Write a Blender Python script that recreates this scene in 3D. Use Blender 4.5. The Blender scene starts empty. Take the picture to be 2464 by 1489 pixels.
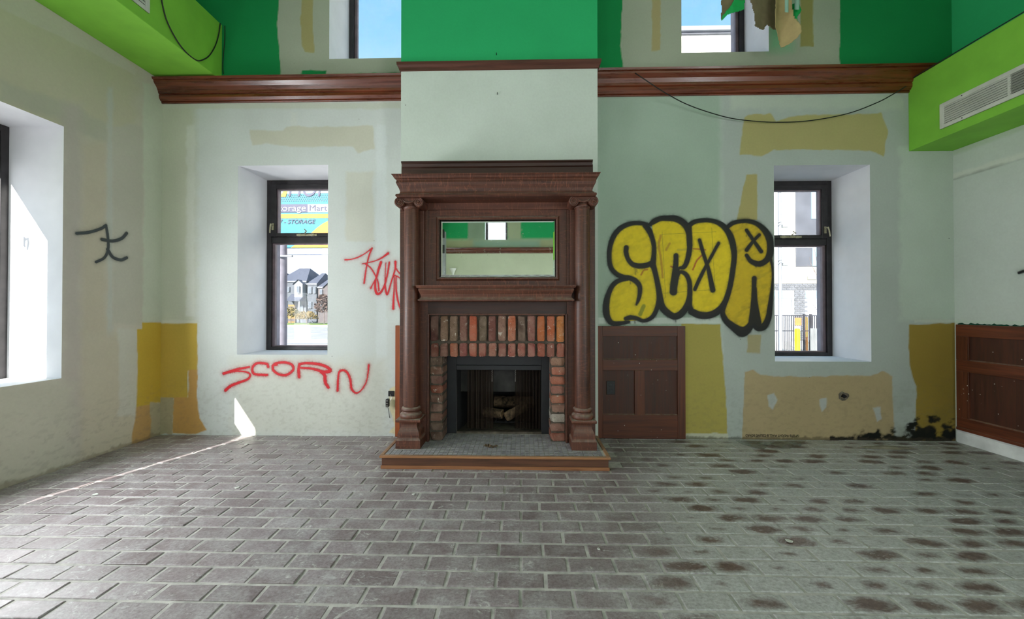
import bpy, bmesh, math, random
import numpy as np
from mathutils import Vector

# ------------------------------------------------------------------ camera, sky, sun, daylight, exposure
scene = bpy.context.scene
F, YAW, PIT, PCX, PCY, EYE = 960.0, 0.0248824571, 0.00878054, 1232.0, 736.39, 1.1   # lens in pixels of the 2464x1489 frame
cd = bpy.data.cameras.new('camera')
cd.sensor_fit = 'HORIZONTAL'; cd.sensor_width = 36.0; cd.lens = F / 2464 * 36
cd.shift_y = (PCY - 744.5) / 2464
cd.clip_start = 0.05; cd.clip_end = 500
cam = bpy.data.objects.new('camera', cd); scene.collection.objects.link(cam)
cam.location = (0, 0, EYE); cam.rotation_euler = (math.pi / 2 + PIT, 0, YAW)
scene.camera = cam

world = bpy.data.worlds.new('world'); scene.world = world; world.use_nodes = True
wt = world.node_tree; wt.nodes.clear()
w_out = wt.nodes.new('ShaderNodeOutputWorld'); w_bg = wt.nodes.new('ShaderNodeBackground')
w_tc = wt.nodes.new('ShaderNodeTexCoord'); w_sep = wt.nodes.new('ShaderNodeSeparateXYZ'); w_ramp = wt.nodes.new('ShaderNodeValToRGB')
wt.links.new(w_tc.outputs['Generated'], w_sep.inputs[0]); wt.links.new(w_sep.outputs['Z'], w_ramp.inputs[0])
wt.links.new(w_ramp.outputs[0], w_bg.inputs[0]); wt.links.new(w_bg.outputs[0], w_out.inputs[0])
e = w_ramp.color_ramp.elements
e[0].position = 0.0; e[0].color = (1.55, 1.58, 1.62, 1)
e[1].position = 1.0; e[1].color = (0.16, 0.42, 0.86, 1)
for p, c in ((0.25, (1.10, 1.22, 1.32, 1)), (0.55, (0.33, 0.68, 1.0, 1))):
    k = e.new(p); k.color = c
w_bg.inputs[1].default_value = 1.05

def lamp(name, kind, loc, energy, color, direction, **kw):
    d = bpy.data.lights.new(name, kind); d.energy = energy; d.color = color
    for a, v in kw.items(): setattr(d, a, v)
    o = bpy.data.objects.new(name, d); scene.collection.objects.link(o)
    o.location = loc; o.rotation_euler = Vector(direction).to_track_quat('-Z', 'Y').to_euler()
    return o
lamp('sun', 'SUN', (-20, -40, 30), 16.0, (1.0, 0.94, 0.83), (0.38, 1.0, -0.57), angle=0.0055)
# fill lamps added at the side and rear openings to strengthen the window light
def daylight_fill(name, loc, watts, direction, w, h): lamp('daylight_fill_' + name, 'AREA', loc, watts, (0.95, 0.98, 1.0), direction, shape='RECTANGLE', size=w, size_y=h)
daylight_fill('near_left_window', (-3.17, 2.21, 1.00), 38, (1, -0.15, 0.08), 0.85, 0.7)
daylight_fill('wide_left_window', (-3.14, 0.85, 1.32), 50, (1, -0.35, 0.05), 1.3, 1.4)
daylight_fill('far_left_window', (-3.14, -3.1, 1.5), 46, (1, -0.1, 0), 1.5, 1.6)
daylight_fill('added_right_window', (3.58, -1.6, 1.5), 95, (-1, 0.0, 0.05), 1.5, 1.6)  # made-up window behind the camera, its lamp added to fill the left wall
daylight_fill('shop_front', (0.4, -6.85, 1.12), 16, (0, 1, 0.06), 5.4, 1.9)

vs = scene.view_settings
vs.view_transform = 'Standard'; vs.look = 'None'; vs.gamma = 1.0; vs.use_curve_mapping = False
vs.exposure = 0.10
scene.cycles.max_bounces = 7; scene.cycles.diffuse_bounces = 4; scene.cycles.glossy_bounces = 4
scene.cycles.transmission_bounces = 6; scene.cycles.transparent_max_bounces = 24
scene.cycles.sample_clamp_indirect = 6.0; scene.cycles.caustics_reflective = False; scene.cycles.caustics_refractive = False
scene.cycles.use_denoising = True
scene.cycles.use_adaptive_sampling = True; scene.cycles.adaptive_threshold = 0.1; scene.cycles.adaptive_min_samples = 16

# ------------------------------------------------------------------ the room's main planes (metres; viewer stands at the origin)
YB, XL, XR, YR, ZC = 3.45, -3.19, 3.64, -7.0, 4.9      # far wall, left wall, right wall, rear wall, ceiling
YCH = 3.22                                             # face of the chimney breast
XC = -0.19                                             # centre line of the fireplace
_fw = np.array([-math.sin(YAW) * math.cos(PIT), math.cos(YAW) * math.cos(PIT), math.sin(PIT)])
_rt = np.array([math.cos(YAW), math.sin(YAW), 0.0]); _up = np.cross(_rt, _fw); _eye = np.array([0, 0, EYE])
def ray(u, v): return _rt * ((u - PCX) / F) - _up * ((v - PCY) / F) + _fw
def at_y(u, v, y): d = ray(u, v); return _eye + d * (y / d[1])          # survey: sight line met with a plane of the building
def at_x(u, v, x): d = ray(u, v); return _eye + d * (x / d[0])
def at_z(u, v, z=0.0): d = ray(u, v); return _eye + d * ((z - EYE) / d[2])
def bw(u, v): p = at_y(u, v, YB); return (p[0], p[2])
def lw(u, v): p = at_x(u, v, XL); return (p[1], p[2])
def rw(u, v): p = at_x(u, v, XR); return (p[1], p[2])
def project(p):
    q = np.array(p, float) - _eye; w = q @ _fw
    return PCX + F * (q @ _rt) / w, PCY - F * (q @ _up) / w, w

# ------------------------------------------------------------------ helpers
col = scene.collection
R = random.Random(7)
def lin(r, g=None, b=None):
    if g is None: r, g, b = r
    return tuple((c / 255 / 12.92) if c / 255 <= 0.04045 else ((c / 255 + 0.055) / 1.055) ** 2.4 for c in (r, g, b))

def tag(o, label=None, category=None, group=None, kind=None):
    if label: o['label'] = label
    if category: o['category'] = category
    if group: o['group'] = group
    if kind: o['kind'] = kind
    return o
def empty(name, loc=(0, 0, 0), parent=None):
    o = bpy.data.objects.new(name, None); col.objects.link(o); o.empty_display_size = 0.1
    o.location = loc; o.parent = parent
    return o
def place(name, me, parent=None):
    o = bpy.data.objects.new(name, me); col.objects.link(o)
    if parent is not None:
        o.parent = parent
        q, off = parent, Vector((0, 0, 0))
        while q is not None: off += q.location; q = q.parent
        o.location = -off                       # meshes are written in room coordinates
    return o

class MB:
    """collects pieces of one mesh, written in room coordinates"""
    def __init__(s, T=None): s.v, s.f, s.T = [], [], T or (lambda p: p)
    def add(s, vs_, fs):
        n = len(s.v); s.v += [tuple(s.T(p)) for p in vs_]; s.f += [tuple(i + n for i in f) for f in fs]; return s
    def box(s, x0, x1, y0, y1, z0, z1):
        return s.add([(x0, y0, z0), (x1, y0, z0), (x1, y1, z0), (x0, y1, z0), (x0, y0, z1), (x1, y0, z1), (x1, y1, z1), (x0, y1, z1)],
                     [(0, 3, 2, 1), (4, 5, 6, 7), (0, 1, 5, 4), (1, 2, 6, 5), (2, 3, 7, 6), (3, 0, 4, 7)])
    def quad(s, a, b, c, d): return s.add([a, b, c, d], [(0, 1, 2, 3)])
    def tube(s, pts, r, n=8, cap=True):
        pts = [Vector(p) for p in pts]; rs = r if isinstance(r, (list, tuple)) else [r] * len(pts)
        vs_, fs = [], []; side = None
        for i, p in enumerate(pts):
            t = (pts[min(i + 1, len(pts) - 1)] - pts[max(i - 1, 0)]).normalized()
            if side is None: side = t.orthogonal().normalized()
            side = (side - t * side.dot(t)).normalized(); up = t.cross(side)
            for k in range(n):
                a = 2 * math.pi * k / n
                vs_.append(tuple(p + (side * math.cos(a) + up * math.sin(a)) * rs[i]))
        for i in range(len(pts) - 1):
            for k in range(n):
                fs.append((i * n + k, i * n + (k + 1) % n, (i + 1) * n + (k + 1) % n, (i + 1) * n + k))
        if cap: fs += [tuple(range(n - 1, -1, -1)), tuple((len(pts) - 1) * n + k for k in range(n))]
        return s.add(vs_, fs)
    def lathe(s, prof, cx, cy, n=28):
        vs_, fs = [], []
        for r, z in prof:
            for k in range(n):
                a = 2 * math.pi * k / n; vs_.append((cx + r * math.cos(a), cy + r * math.sin(a), z))
        for i in range(len(prof) - 1):
            for k in range(n): fs.append((i * n + k, i * n + (k + 1) % n, (i + 1) * n + (k + 1) % n, (i + 1) * n + k))
        fs += [tuple(range(n - 1, -1, -1)), tuple((len(prof) - 1) * n + k for k in range(n))]
        return s.add(vs_, fs)
    def prism_x(s, prof, x0, x1):
        """closed (y,z) outline pulled along x"""
        n = len(prof)
        return s.add([(x0, y, z) for y, z in prof] + [(x1, y, z) for y, z in prof],
                     [tuple(range(n)), tuple(range(2 * n - 1, n - 1, -1))] + [(k, (k + 1) % n, n + (k + 1) % n, n + k) for k in range(n)])
    def prism_y(s, prof, y0, y1):
        n = len(prof)
        return s.add([(x, y0, z) for x, z in prof] + [(x, y1, z) for x, z in prof],
                     [tuple(range(n)), tuple(range(2 * n - 1, n - 1, -1))] + [(k, (k + 1) % n, n + (k + 1) % n, n + k) for k in range(n)])
    def wrap(s, prof, xc, hw, yf, yb):
        """a moulding: (offset, z) profile wrapped round left return, front and right return of a block"""
        vs_, fs = [], []
        for o, z in prof:
            vs_ += [(xc - hw - o, yb, z), (xc - hw - o, yf - o, z), (xc + hw + o, yf - o, z), (xc + hw + o, yb, z)]
        for i in range(len(prof) - 1):
            for k in range(3): fs.append((i * 4 + k, i * 4 + k + 1, i * 4 + 5 + k, i * 4 + 4 + k))
            fs.append((i * 4 + 3, i * 4, i * 4 + 4, i * 4 + 7))
        m = (len(prof) - 1) * 4
        fs += [(3, 2, 1, 0), (m, m + 1, m + 2, m + 3)]
        return s.add(vs_, fs)
    def mesh(s, name, mat, smooth=False):
        me = bpy.data.meshes.new(name); me.from_pydata(s.v, [], s.f)
        bm = bmesh.new(); bm.from_mesh(me); bmesh.ops.recalc_face_normals(bm, faces=bm.faces[:]); bm.to_mesh(me); bm.free()
        if mat is not None: me.materials.append(mat)
        if smooth: me.polygons.foreach_set('use_smooth', [True] * len(me.polygons))
        me.update(); return me
    def build(s, name, mat, parent=None, smooth=False, bevel=0.0, segs=2):
        o = place(name, s.mesh(name, mat, smooth), parent)
        if bevel:
            b = o.modifiers.new('edge', 'BEVEL'); b.width = bevel; b.segments = segs; b.limit_method = 'ANGLE'; b.angle_limit = 0.7
        if smooth and not bevel:
            try:
                o.data.set_sharp_from_angle(angle=0.75)
            except Exception: pass
        return o

# numpy noise and distance fields for paint, patches and stains
def _h(ix, iy, s):
    n = (ix.astype(np.int64) * 374761393 + iy.astype(np.int64) * 668265263 + s * 974711) & 0x7fffffff
    n = ((n ^ (n >> 13)) * 1274126177) & 0x7fffffff
    return ((n ^ (n >> 16)) & 0xffff) / 65535.0
def vnoise(x, y, s=0):
    ix, iy = np.floor(x), np.floor(y); fx, fy = x - ix, y - iy
    fx = fx * fx * (3 - 2 * fx); fy = fy * fy * (3 - 2 * fy)
    a, b, c, d = _h(ix, iy, s), _h(ix + 1, iy, s), _h(ix, iy + 1, s), _h(ix + 1, iy + 1, s)
    return (a + (b - a) * fx) * (1 - fy) + (c + (d - c) * fx) * fy
def fbm(x, y, s=0, o=4):
    t, a, n = 0, 0.5, 0
    for k in range(o): t = t + a * vnoise(x * 2 ** k, y * 2 ** k, s + k); n += a; a *= 0.5
    return t / n
def sdf_poly(A, B, pts):
    d = np.full(A.shape, 1e9); inside = np.zeros(A.shape, bool); n = len(pts)
    for i in range(n):
        x0, y0 = pts[i]; x1, y1 = pts[(i + 1) % n]
        ex, ey = x1 - x0, y1 - y0; L = ex * ex + ey * ey + 1e-12
        t = np.clip(((A - x0) * ex + (B - y0) * ey) / L, 0, 1)
        d = np.minimum(d, (A - x0 - t * ex) ** 2 + (B - y0 - t * ey) ** 2)
        c = ((y0 > B) != (y1 > B)) & (A < (x1 - x0) * (B - y0) / ((y1 - y0) if abs(y1 - y0) > 1e-9 else 1e-9) + x0)
        inside ^= c
    d = np.sqrt(d); return np.where(inside, -d, d)
def sdf_line(A, B, pts, wid):
    """distance to a stroke; wid: half width, one number or one per point"""
    w = wid if isinstance(wid, (list, tuple)) else [wid] * len(pts)
    d = np.full(A.shape, 1e9)
    for i in range(len(pts) - 1):
        x0, y0 = pts[i]; x1, y1 = pts[i + 1]
        ex, ey = x1 - x0, y1 - y0; L = ex * ex + ey * ey + 1e-12
        t = np.clip(((A - x0) * ex + (B - y0) * ey) / L, 0, 1)
        d = np.minimum(d, np.sqrt((A - x0 - t * ex) ** 2 + (B - y0 - t * ey) ** 2) - (w[i] + (w[i + 1] - w[i]) * t))
    return d
def smooth_line(pts, n=5):
    """Catmull-Rom through the points"""
    P = [np.array(p, float) for p in pts]; P = [2 * P[0] - P[1]] + P + [2 * P[-1] - P[-2]]; out = []
    for i in range(1, len(P) - 2):
        for k in range(n):
            t = k / n
            out.append(tuple(0.5 * (2 * P[i] + (P[i + 1] - P[i - 1]) * t + (2 * P[i - 1] - 5 * P[i] + 4 * P[i + 1] - P[i + 2]) * t * t
                                    + (3 * P[i] - P[i - 1] - 3 * P[i + 1] + P[i + 2]) * t ** 3)))
    return out + [tuple(P[-2])]
def sstep(d, s): return np.clip(0.5 - d / (2 * s), 0, 1)

def grid_mesh(name, co, keep, na, nb, rgba, mat):
    """co (na*nb,3) grid points, keep (na-1,nb-1) faces wanted"""
    i, j = np.nonzero(keep)
    q = np.stack([i * nb + j, (i + 1) * nb + j, (i + 1) * nb + j + 1, i * nb + j + 1], 1)
    used = np.zeros(len(co), bool); used[q.ravel()] = True
    idx = np.cumsum(used) - 1; q = idx[q]; co = co[used]; rgba = rgba[used]
    me = bpy.data.meshes.new(name)
    me.vertices.add(len(co)); me.vertices.foreach_set('co', co.astype(np.float32).ravel())
    me.loops.add(q.size); me.loops.foreach_set('vertex_index', q.astype(np.int32).ravel())
    me.polygons.add(len(q)); me.polygons.foreach_set('loop_start', np.arange(0, q.size, 4, dtype=np.int32))
    me.update(calc_edges=True)
    at = me.color_attributes.new('paint', 'FLOAT_COLOR', 'POINT'); at.data.foreach_set('color', rgba.astype(np.float32).ravel())
    me.materials.append(mat); me.validate()
    return me

def lettering(name, body, loc, h, mat, parent, width=None, align='LEFT', bold=0.0, shear=0.0, flip=False):
    """flat letters as a mesh on a face that looks towards -y"""
    c = bpy.data.curves.new(name, 'FONT'); c.body = body; c.size = h; c.align_x = align; c.align_y = 'CENTER'; c.offset = bold; c.shear = shear; c.extrude = 0.0006
    t = bpy.data.objects.new(name, c); col.objects.link(t); bpy.context.view_layer.update()
    me = bpy.data.meshes.new_from_object(t.evaluated_get(bpy.context.evaluated_depsgraph_get())); me.name = name
    bpy.data.objects.remove(t); bpy.data.curves.remove(c)
    xs_ = [v.co.x for v in me.vertices]; k = width / (max(xs_) - min(xs_)) if width else 1.0; f = -1 if flip else 1
    for v in me.vertices: v.co = Vector((loc[0] + f * v.co.x * k, loc[1] - v.co.z, loc[2] + f * v.co.y))
    me.materials.clear(); me.materials.append(mat); me.update()
    return place(name, me, parent)
# ------------------------------------------------------------------ materials
class NT:
    def __init__(s, name):
        s.m = bpy.data.materials.new(name); s.m.use_nodes = True; s.t = s.m.node_tree; s.t.nodes.clear()
        s.out = s.n('ShaderNodeOutputMaterial'); s.b = s.n('ShaderNodeBsdfPrincipled'); s.l(s.b.outputs[0], s.out.inputs[0])
    def n(s, k, **kw):
        x = s.t.nodes.new(k)
        for a, v in kw.items(): setattr(x, a, v)
        return x
    def l(s, a, b): s.t.links.new(a, b)
    def put(s, sock, v):
        if hasattr(v, 'is_output'): s.l(v, sock)
        elif isinstance(v, (tuple, list)) and len(v) == 3 and sock.type == 'RGBA': sock.default_value = (*v, 1)
        else: sock.default_value = v
    def math(s, op, a, b=0.0, c=None, clamp=False):
        x = s.n('ShaderNodeMath', operation=op, use_clamp=clamp); s.put(x.inputs[0], a); s.put(x.inputs[1], b)
        if c is not None: s.put(x.inputs[2], c)
        return x.outputs[0]
    def mix(s, f, a, b, mode='MIX'):
        x = s.n('ShaderNodeMix', data_type='RGBA', blend_type=mode); s.put(x.inputs[0], f); s.put(x.inputs[6], a); s.put(x.inputs[7], b)
        return x.outputs[2]
    def mr(s, v, a, b, c=0.0, d=1.0):
        x = s.n('ShaderNodeMapRange'); s.put(x.inputs[0], v); x.inputs[1].default_value = a; x.inputs[2].default_value = b
        x.inputs[3].default_value = c; x.inputs[4].default_value = d; return x.outputs[0]
    def pos(s): return s.n('ShaderNodeNewGeometry').outputs['Position']
    def obj(s): return s.n('ShaderNodeTexCoord').outputs['Object']
    def mp(s, v, scale=(1, 1, 1), loc=(0, 0, 0), rot=(0, 0, 0)):
        x = s.n('ShaderNodeMapping'); s.l(v, x.inputs[0]); x.inputs['Scale'].default_value = scale; x.inputs['Location'].default_value = loc
        x.inputs['Rotation'].default_value = rot; return x.outputs[0]
    def noise(s, v, scale=5.0, detail=3.0, rough=0.55, dist=0.0):
        x = s.n('ShaderNodeTexNoise'); s.l(v, x.inputs['Vector']); x.inputs['Scale'].default_value = scale
        x.inputs['Detail'].default_value = detail; x.inputs['Roughness'].default_value = rough; x.inputs['Distortion'].default_value = dist
        return x.outputs[0]
    def bump(s, h, strength=0.2, dist=0.01):
        x = s.n('ShaderNodeBump'); s.put(x.inputs['Height'], h); x.inputs['Strength'].default_value = strength; x.inputs['Distance'].default_value = dist
        s.l(x.outputs[0], s.b.inputs['Normal'])
    def set(s, **kw):
        for k, v in kw.items(): s.put(s.b.inputs[k.replace('_', ' ')], v)
        return s

def plain(name, rgb, rough=0.6, var=0.12, scale=8.0, metal=0.0, bump=0.0):
    t = NT(name); c = lin(rgb); p = t.pos()
    f = t.noise(p, scale, 4)
    dark = tuple(x * (1 - 2 * var) for x in c); lite = tuple(min(1, x * (1 + 2 * var)) for x in c)
    t.set(Base_Color=t.mix(t.mr(f, 0.3, 0.7), dark, lite), Roughness=rough, Metallic=metal)
    if bump: t.bump(t.noise(p, scale * 12, 3), bump, 0.002)
    return t.m

def wood(name, dark, lite, axis='x', rough=0.42, coarse=1.0, ray_fleck=0.0, dusty=0.0, coat=0.0, specks=False):
    """stained oak; grain runs along axis"""
    t = NT(name); p = t.obj()
    st = {'x': (1.2, 22, 22), 'y': (22, 1.2, 22), 'z': (22, 22, 1.2)}[axis]
    st = tuple(x * coarse for x in st)
    warp = t.noise(t.mp(p, tuple(x * 0.12 for x in st)), 3.0, 2)
    v2 = t.n('ShaderNodeVectorMath', operation='ADD'); t.l(t.mp(p, st), v2.inputs[0])
    sc = t.n('ShaderNodeVectorMath', operation='SCALE'); sc.inputs['Scale'].default_value = 3.0
    cmb = t.n('ShaderNodeCombineXYZ'); t.l(warp, cmb.inputs[0]); t.l(warp, cmb.inputs[1]); t.l(warp, cmb.inputs[2])
    t.l(cmb.outputs[0], sc.inputs[0]); t.l(sc.outputs[0], v2.inputs[1])
    g = t.noise(v2.outputs[0], 2.2, 5, 0.65)
    big = t.noise(t.mp(p, tuple(x * 0.1 for x in st)), 2.0, 2)
    f = t.math('ADD', t.math('MULTIPLY', t.mr(g, 0.34, 0.66), 0.75), t.math('MULTIPLY', t.mr(big, 0.35, 0.65), 0.35), clamp=True)
    c = t.mix(f, lin(dark), lin(lite))
    if ray_fleck:
        across = {'x': (34, 5, 7), 'z': (9, 9, 42), 'y': (5, 34, 7)}[axis]
        w = t.noise(t.mp(p, across, rot=(0.0, 0.22, 0.1)), 1.0, 2, 0.5, 0.5)
        c = t.mix(t.math('MULTIPLY', t.mr(t.math('ABSOLUTE', t.math('SUBTRACT', w, 0.5)), 0.022, 0.006), ray_fleck), c, tuple(min(1, x * 1.8) for x in lin(lite)))
    if dusty:
        nrm = t.n('ShaderNodeNewGeometry').outputs['Normal']; sx = t.n('ShaderNodeSeparateXYZ'); t.l(nrm, sx.inputs[0])
        up = t.math('MULTIPLY', t.mr(sx.outputs[2], 0.3, 0.95), t.mr(t.noise(t.pos(), 30, 4), 0.2, 0.6), clamp=True)   # dust lies on level faces
        c = t.mix(t.math('MULTIPLY', up, dusty), c, lin(168, 160, 146))
    if specks:                                                     # splashes of white paint
        v = t.n('ShaderNodeTexVoronoi'); t.l(t.pos(), v.inputs['Vector']); v.inputs['Scale'].default_value = 24.0
        k = t.math('MULTIPLY', t.mr(v.outputs['Distance'], 0.10, 0.07), t.mr(t.noise(t.pos(), 7, 2), 0.5, 0.56), clamp=True)
        c = t.mix(k, c, lin(206, 200, 190))
    t.set(Base_Color=c, Roughness=t.mr(g, 0.3, 0.7, rough - 0.08, rough + 0.12))
    t.b.inputs['Coat Weight'].default_value = coat; t.b.inputs['Coat Roughness'].default_value = 0.22
    t.bump(g, 0.12, 0.002)
    return t.m

def painted(name, rough=0.88, coarse=2.2, speck=True):
    """wall board: coats, joints and patches come in the mesh's own paint layer; the nodes give mottling and relief"""
    t = NT(name); a = t.n('ShaderNodeAttribute', attribute_name='paint'); p = t.pos()
    n1 = t.noise(p, coarse, 4, 0.6); n2 = t.noise(p, 60, 2); n3 = t.noise(p, 9, 1, 0.7)
    c = t.mix(t.mr(n1, 0.3, 0.7, 0, 0.12), a.outputs[0], (0.30, 0.29, 0.25), 'MULTIPLY')
    c = t.mix(t.mr(n2, 0.3, 0.7, 0.0, 0.10), c, (0.55, 0.55, 0.52), 'MULTIPLY')
    if speck:
        v = t.n('ShaderNodeTexVoronoi'); t.l(p, v.inputs['Vector']); v.inputs['Scale'].default_value = 7.0
        s = t.math('MULTIPLY', t.mr(v.outputs['Distance'], 0.028, 0.02), t.mr(n3, 0.55, 0.6), clamp=True)
        c = t.mix(s, c, (0.05, 0.045, 0.04))
    t.set(Base_Color=c, Roughness=rough); t.b.inputs['Specular IOR Level'].default_value = 0.3
    t.bump(t.math('ADD', t.math('MULTIPLY', n1, 0.6), t.math('MULTIPLY', n2, 0.12)), 0.25, 0.006)
    return t.m

def spray(name, rough=0.6):
    """sprayed paint: colour and density from the mesh's paint layer"""
    t = NT(name); a = t.n('ShaderNodeAttribute', attribute_name='paint')
    t.set(Base_Color=t.mix(t.mr(t.noise(t.pos(), 25, 4), 0.35, 0.7, 0, 0.22), a.outputs[0], (0.5, 0.45, 0.35), 'MULTIPLY'), Roughness=rough)
    t.l(a.outputs['Alpha'], t.b.inputs['Alpha'])
    return t.m

def glass(name, tint=(0.96, 0.98, 1.0), gloss=0.008, dirt=0.04):
    t = NT(name); t.t.nodes.remove(t.b)
    tr = t.n('ShaderNodeBsdfTransparent'); tr.inputs[0].default_value = (*tint, 1)
    gl = t.n('ShaderNodeBsdfGlossy'); gl.inputs['Roughness'].default_value = 0.03
    df = t.n('ShaderNodeBsdfTranslucent'); df.inputs[0].default_value = (0.85, 0.85, 0.85, 1)
    m1 = t.n('ShaderNodeMixShader'); m1.inputs[0].default_value = gloss; t.l(tr.outputs[0], m1.inputs[1]); t.l(gl.outputs[0], m1.inputs[2])
    m2 = t.n('ShaderNodeMixShader'); t.l(t.math('MULTIPLY', t.mr(t.noise(t.pos(), 6, 5, 0.7), 0.35, 0.75), dirt * 2), m2.inputs[0])
    t.l(m1.outputs[0], m2.inputs[1]); t.l(df.outputs[0], m2.inputs[2]); t.l(m2.outputs[0], t.out.inputs[0])
    return t.m

def brick_floor():
    t = NT('floor_brick'); p = t.pos(); s = t.n('ShaderNodeSeparateXYZ'); t.l(p, s.inputs[0])
    yy = t.math('DIVIDE', t.math('SUBTRACT', s.outputs[1], ROW0), ROWP); row = t.math('FLOOR', yy)
    par = t.math('MODULO', t.math('ABSOLUTE', row), 2.0)
    xx = t.math('DIVIDE', t.math('SUBTRACT', s.outputs[0], t.math('ADD', COL0, t.math('MULTIPLY', par, COLP / 2))), COLP)
    colm = t.math('FLOOR', xx)
    cv = t.n('ShaderNodeCombineXYZ'); t.l(row, cv.inputs[0]); t.l(colm, cv.inputs[1])
    wn = t.n('ShaderNodeTexWhiteNoise'); t.l(cv.outputs[0], wn.inputs['Vector']); rnd = wn.outputs['Value']
    wn2 = t.n('ShaderNodeTexWhiteNoise'); t.l(t.mp(cv.outputs[0], loc=(17.3, 4.1, 0)), wn2.inputs['Vector']); rnd2 = wn2.outputs['Value']
    lx = t.math('ABSOLUTE', t.math('SUBTRACT', t.math('FRACT', xx), 0.5)); ly = t.math('ABSOLUTE', t.math('SUBTRACT', t.math('FRACT', yy), 0.5))
    # each paver its own clay tone
    c = t.mix(rnd, lin(136, 124, 126), lin(164, 153, 156))
    fine = t.noise(p, 26, 6, 0.7); mid = t.noise(p, 5.5, 7, 0.7, 0.5); big = t.noise(p, 1.3, 3)
    c = t.mix(t.mr(fine, 0.35, 0.75, 0, 0.5), c, lin(112, 99, 101))
    # trodden dust and plaster film
    film = t.math('MULTIPLY', t.mr(mid, 0.42, 0.66), t.mr(big, 0.3, 0.6, 0.45, 0.95), clamp=True)
    c = t.mix(t.math('MULTIPLY', film, 0.7), c, lin(194, 193, 194))
    chips = t.mr(t.noise(p, 9, 8, 0.78, 0.8), 0.60, 0.64)
    c = t.mix(t.math('MULTIPLY', chips, 0.7), c, lin(214, 214, 210))
    # damp side of the room: salts bloom from the joints, clay shows dark where wet in the middle of the pavers
    wet = t.math('ADD', t.math('ADD', s.outputs[0], t.math('MULTIPLY', t.math('SUBTRACT', s.outputs[1], 1.5), -0.42)), t.math('MULTIPLY', t.math('SUBTRACT', big, 0.5), 1.6))
    wet = t.mr(wet, 0.15, 0.75)
    edge = t.math('SQRT', t.math('ADD', t.math('POWER', t.math('MULTIPLY', lx, 1.0), 2.0), t.math('POWER', t.math('MULTIPLY', ly, 1.15), 2.0)))
    edge = t.math('ADD', edge, t.math('MULTIPLY', t.math('SUBTRACT', t.noise(t.mp(p, (1.0, 1.6, 1.0)), 11, 5, 0.65, 0.6), 0.5), 0.95))
    edge = t.math('ADD', edge, t.math('MULTIPLY', t.math('SUBTRACT', rnd2, 0.42), 0.55))
    edge = t.math('ADD', edge, t.math('MULTIPLY', t.math('SUBTRACT', t.noise(t.mp(p, (1.0, 2.2, 1.0)), 34, 4, 0.7), 0.5), 0.28))
    salt = t.mix(t.mr(fine, 0.3, 0.7), lin(172, 172, 170), lin(204, 206, 206))
    damp = t.mix(t.mr(edge, 0.04, 0.36), t.mix(t.mr(fine, 0.3, 0.7), lin(78, 54, 48), lin(120, 98, 90)), salt)
    c = t.mix(t.math('MULTIPLY', wet, 0.92), c, damp)
    # grime in the clay's pores, scuffs and plaster scrapes over everything
    grit = t.noise(p, 75, 4, 0.75)
    c = t.mix(t.mr(grit, 0.40, 0.68, 0.0, 0.75), c, (0.50, 0.46, 0.45), 'MULTIPLY')
    scuff = t.math('MULTIPLY', t.mr(t.noise(t.mp(p, (1.0, 2.4, 1.0), rot=(0, 0, 0.3)), 15, 7, 0.8, 1.4), 0.56, 0.64), t.mr(t.noise(p, 2.3, 2), 0.40, 0.60), clamp=True)
    c = t.mix(t.math('MULTIPLY', scuff, 0.62), c, lin(210, 212, 212))
    spot = t.mr(t.noise(p, 30, 5, 0.8), 0.66, 0.70)
    c = t.mix(t.math('MULTIPLY', spot, 0.55), c, lin(58, 48, 44))
    t.set(Base_Color=c, Roughness=t.mr(mid, 0.3, 0.7, 0.38, 0.62))
    t.b.inputs['Specular IOR Level'].default_value = 0.55
    t.bump(t.math('ADD', t.math('MULTIPLY', fine, 0.5), mid), 0.35, 0.004)
    return t.m

def old_brick():
    """fired brick: own colour per piece, speckle, lime smears"""
    t = NT('old_brick'); oi = t.n('ShaderNodeObjectInfo'); p = t.pos()
    sh = t.n('ShaderNodeVectorMath', operation='ADD'); t.l(p, sh.inputs[0])
    cx = t.n('ShaderNodeCombineXYZ'); t.l(t.math('MULTIPLY', oi.outputs['Random'], 30.0), cx.inputs[0]); t.l(cx.outputs[0], sh.inputs[1])
    n = t.noise(sh.outputs[0], 42, 5, 0.7); b = t.noise(sh.outputs[0], 13, 4, 0.6, 0.5)
    c = t.mix(t.mr(n, 0.32, 0.7, 0, 0.6), oi.outputs['Color'], t.mix(1.0, oi.outputs['Color'], (0.55, 0.50, 0.48), 'MULTIPLY'))
    c = t.mix(t.mr(t.noise(sh.outputs[0], 9, 3), 0.4, 0.7, 0, 0.35), c, lin(176, 150, 132))
    pit = t.noise(sh.outputs[0], 130, 3, 0.7)
    c = t.mix(t.math('MULTIPLY', t.mr(pit, 0.60, 0.68), t.mr(oi.outputs['Random'], 0.0, 1.0, 0.3, 0.95)), c, lin(44, 32, 27))
    c = t.mix(t.math('MULTIPLY', t.mr(t.noise(sh.outputs[0], 20, 5, 0.75), 0.60, 0.64), t.mr(oi.outputs['Random'], 0.35, 0.7, 0.2, 0.95)), c, lin(206, 196, 182))
    c = t.mix(t.mr(b, 0.64, 0.76, 0, 0.45), c, lin(46, 34, 28))
    t.set(Base_Color=c, Roughness=0.82); t.bump(t.math('ADD', n, b), 0.6, 0.005)
    return t.m

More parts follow.
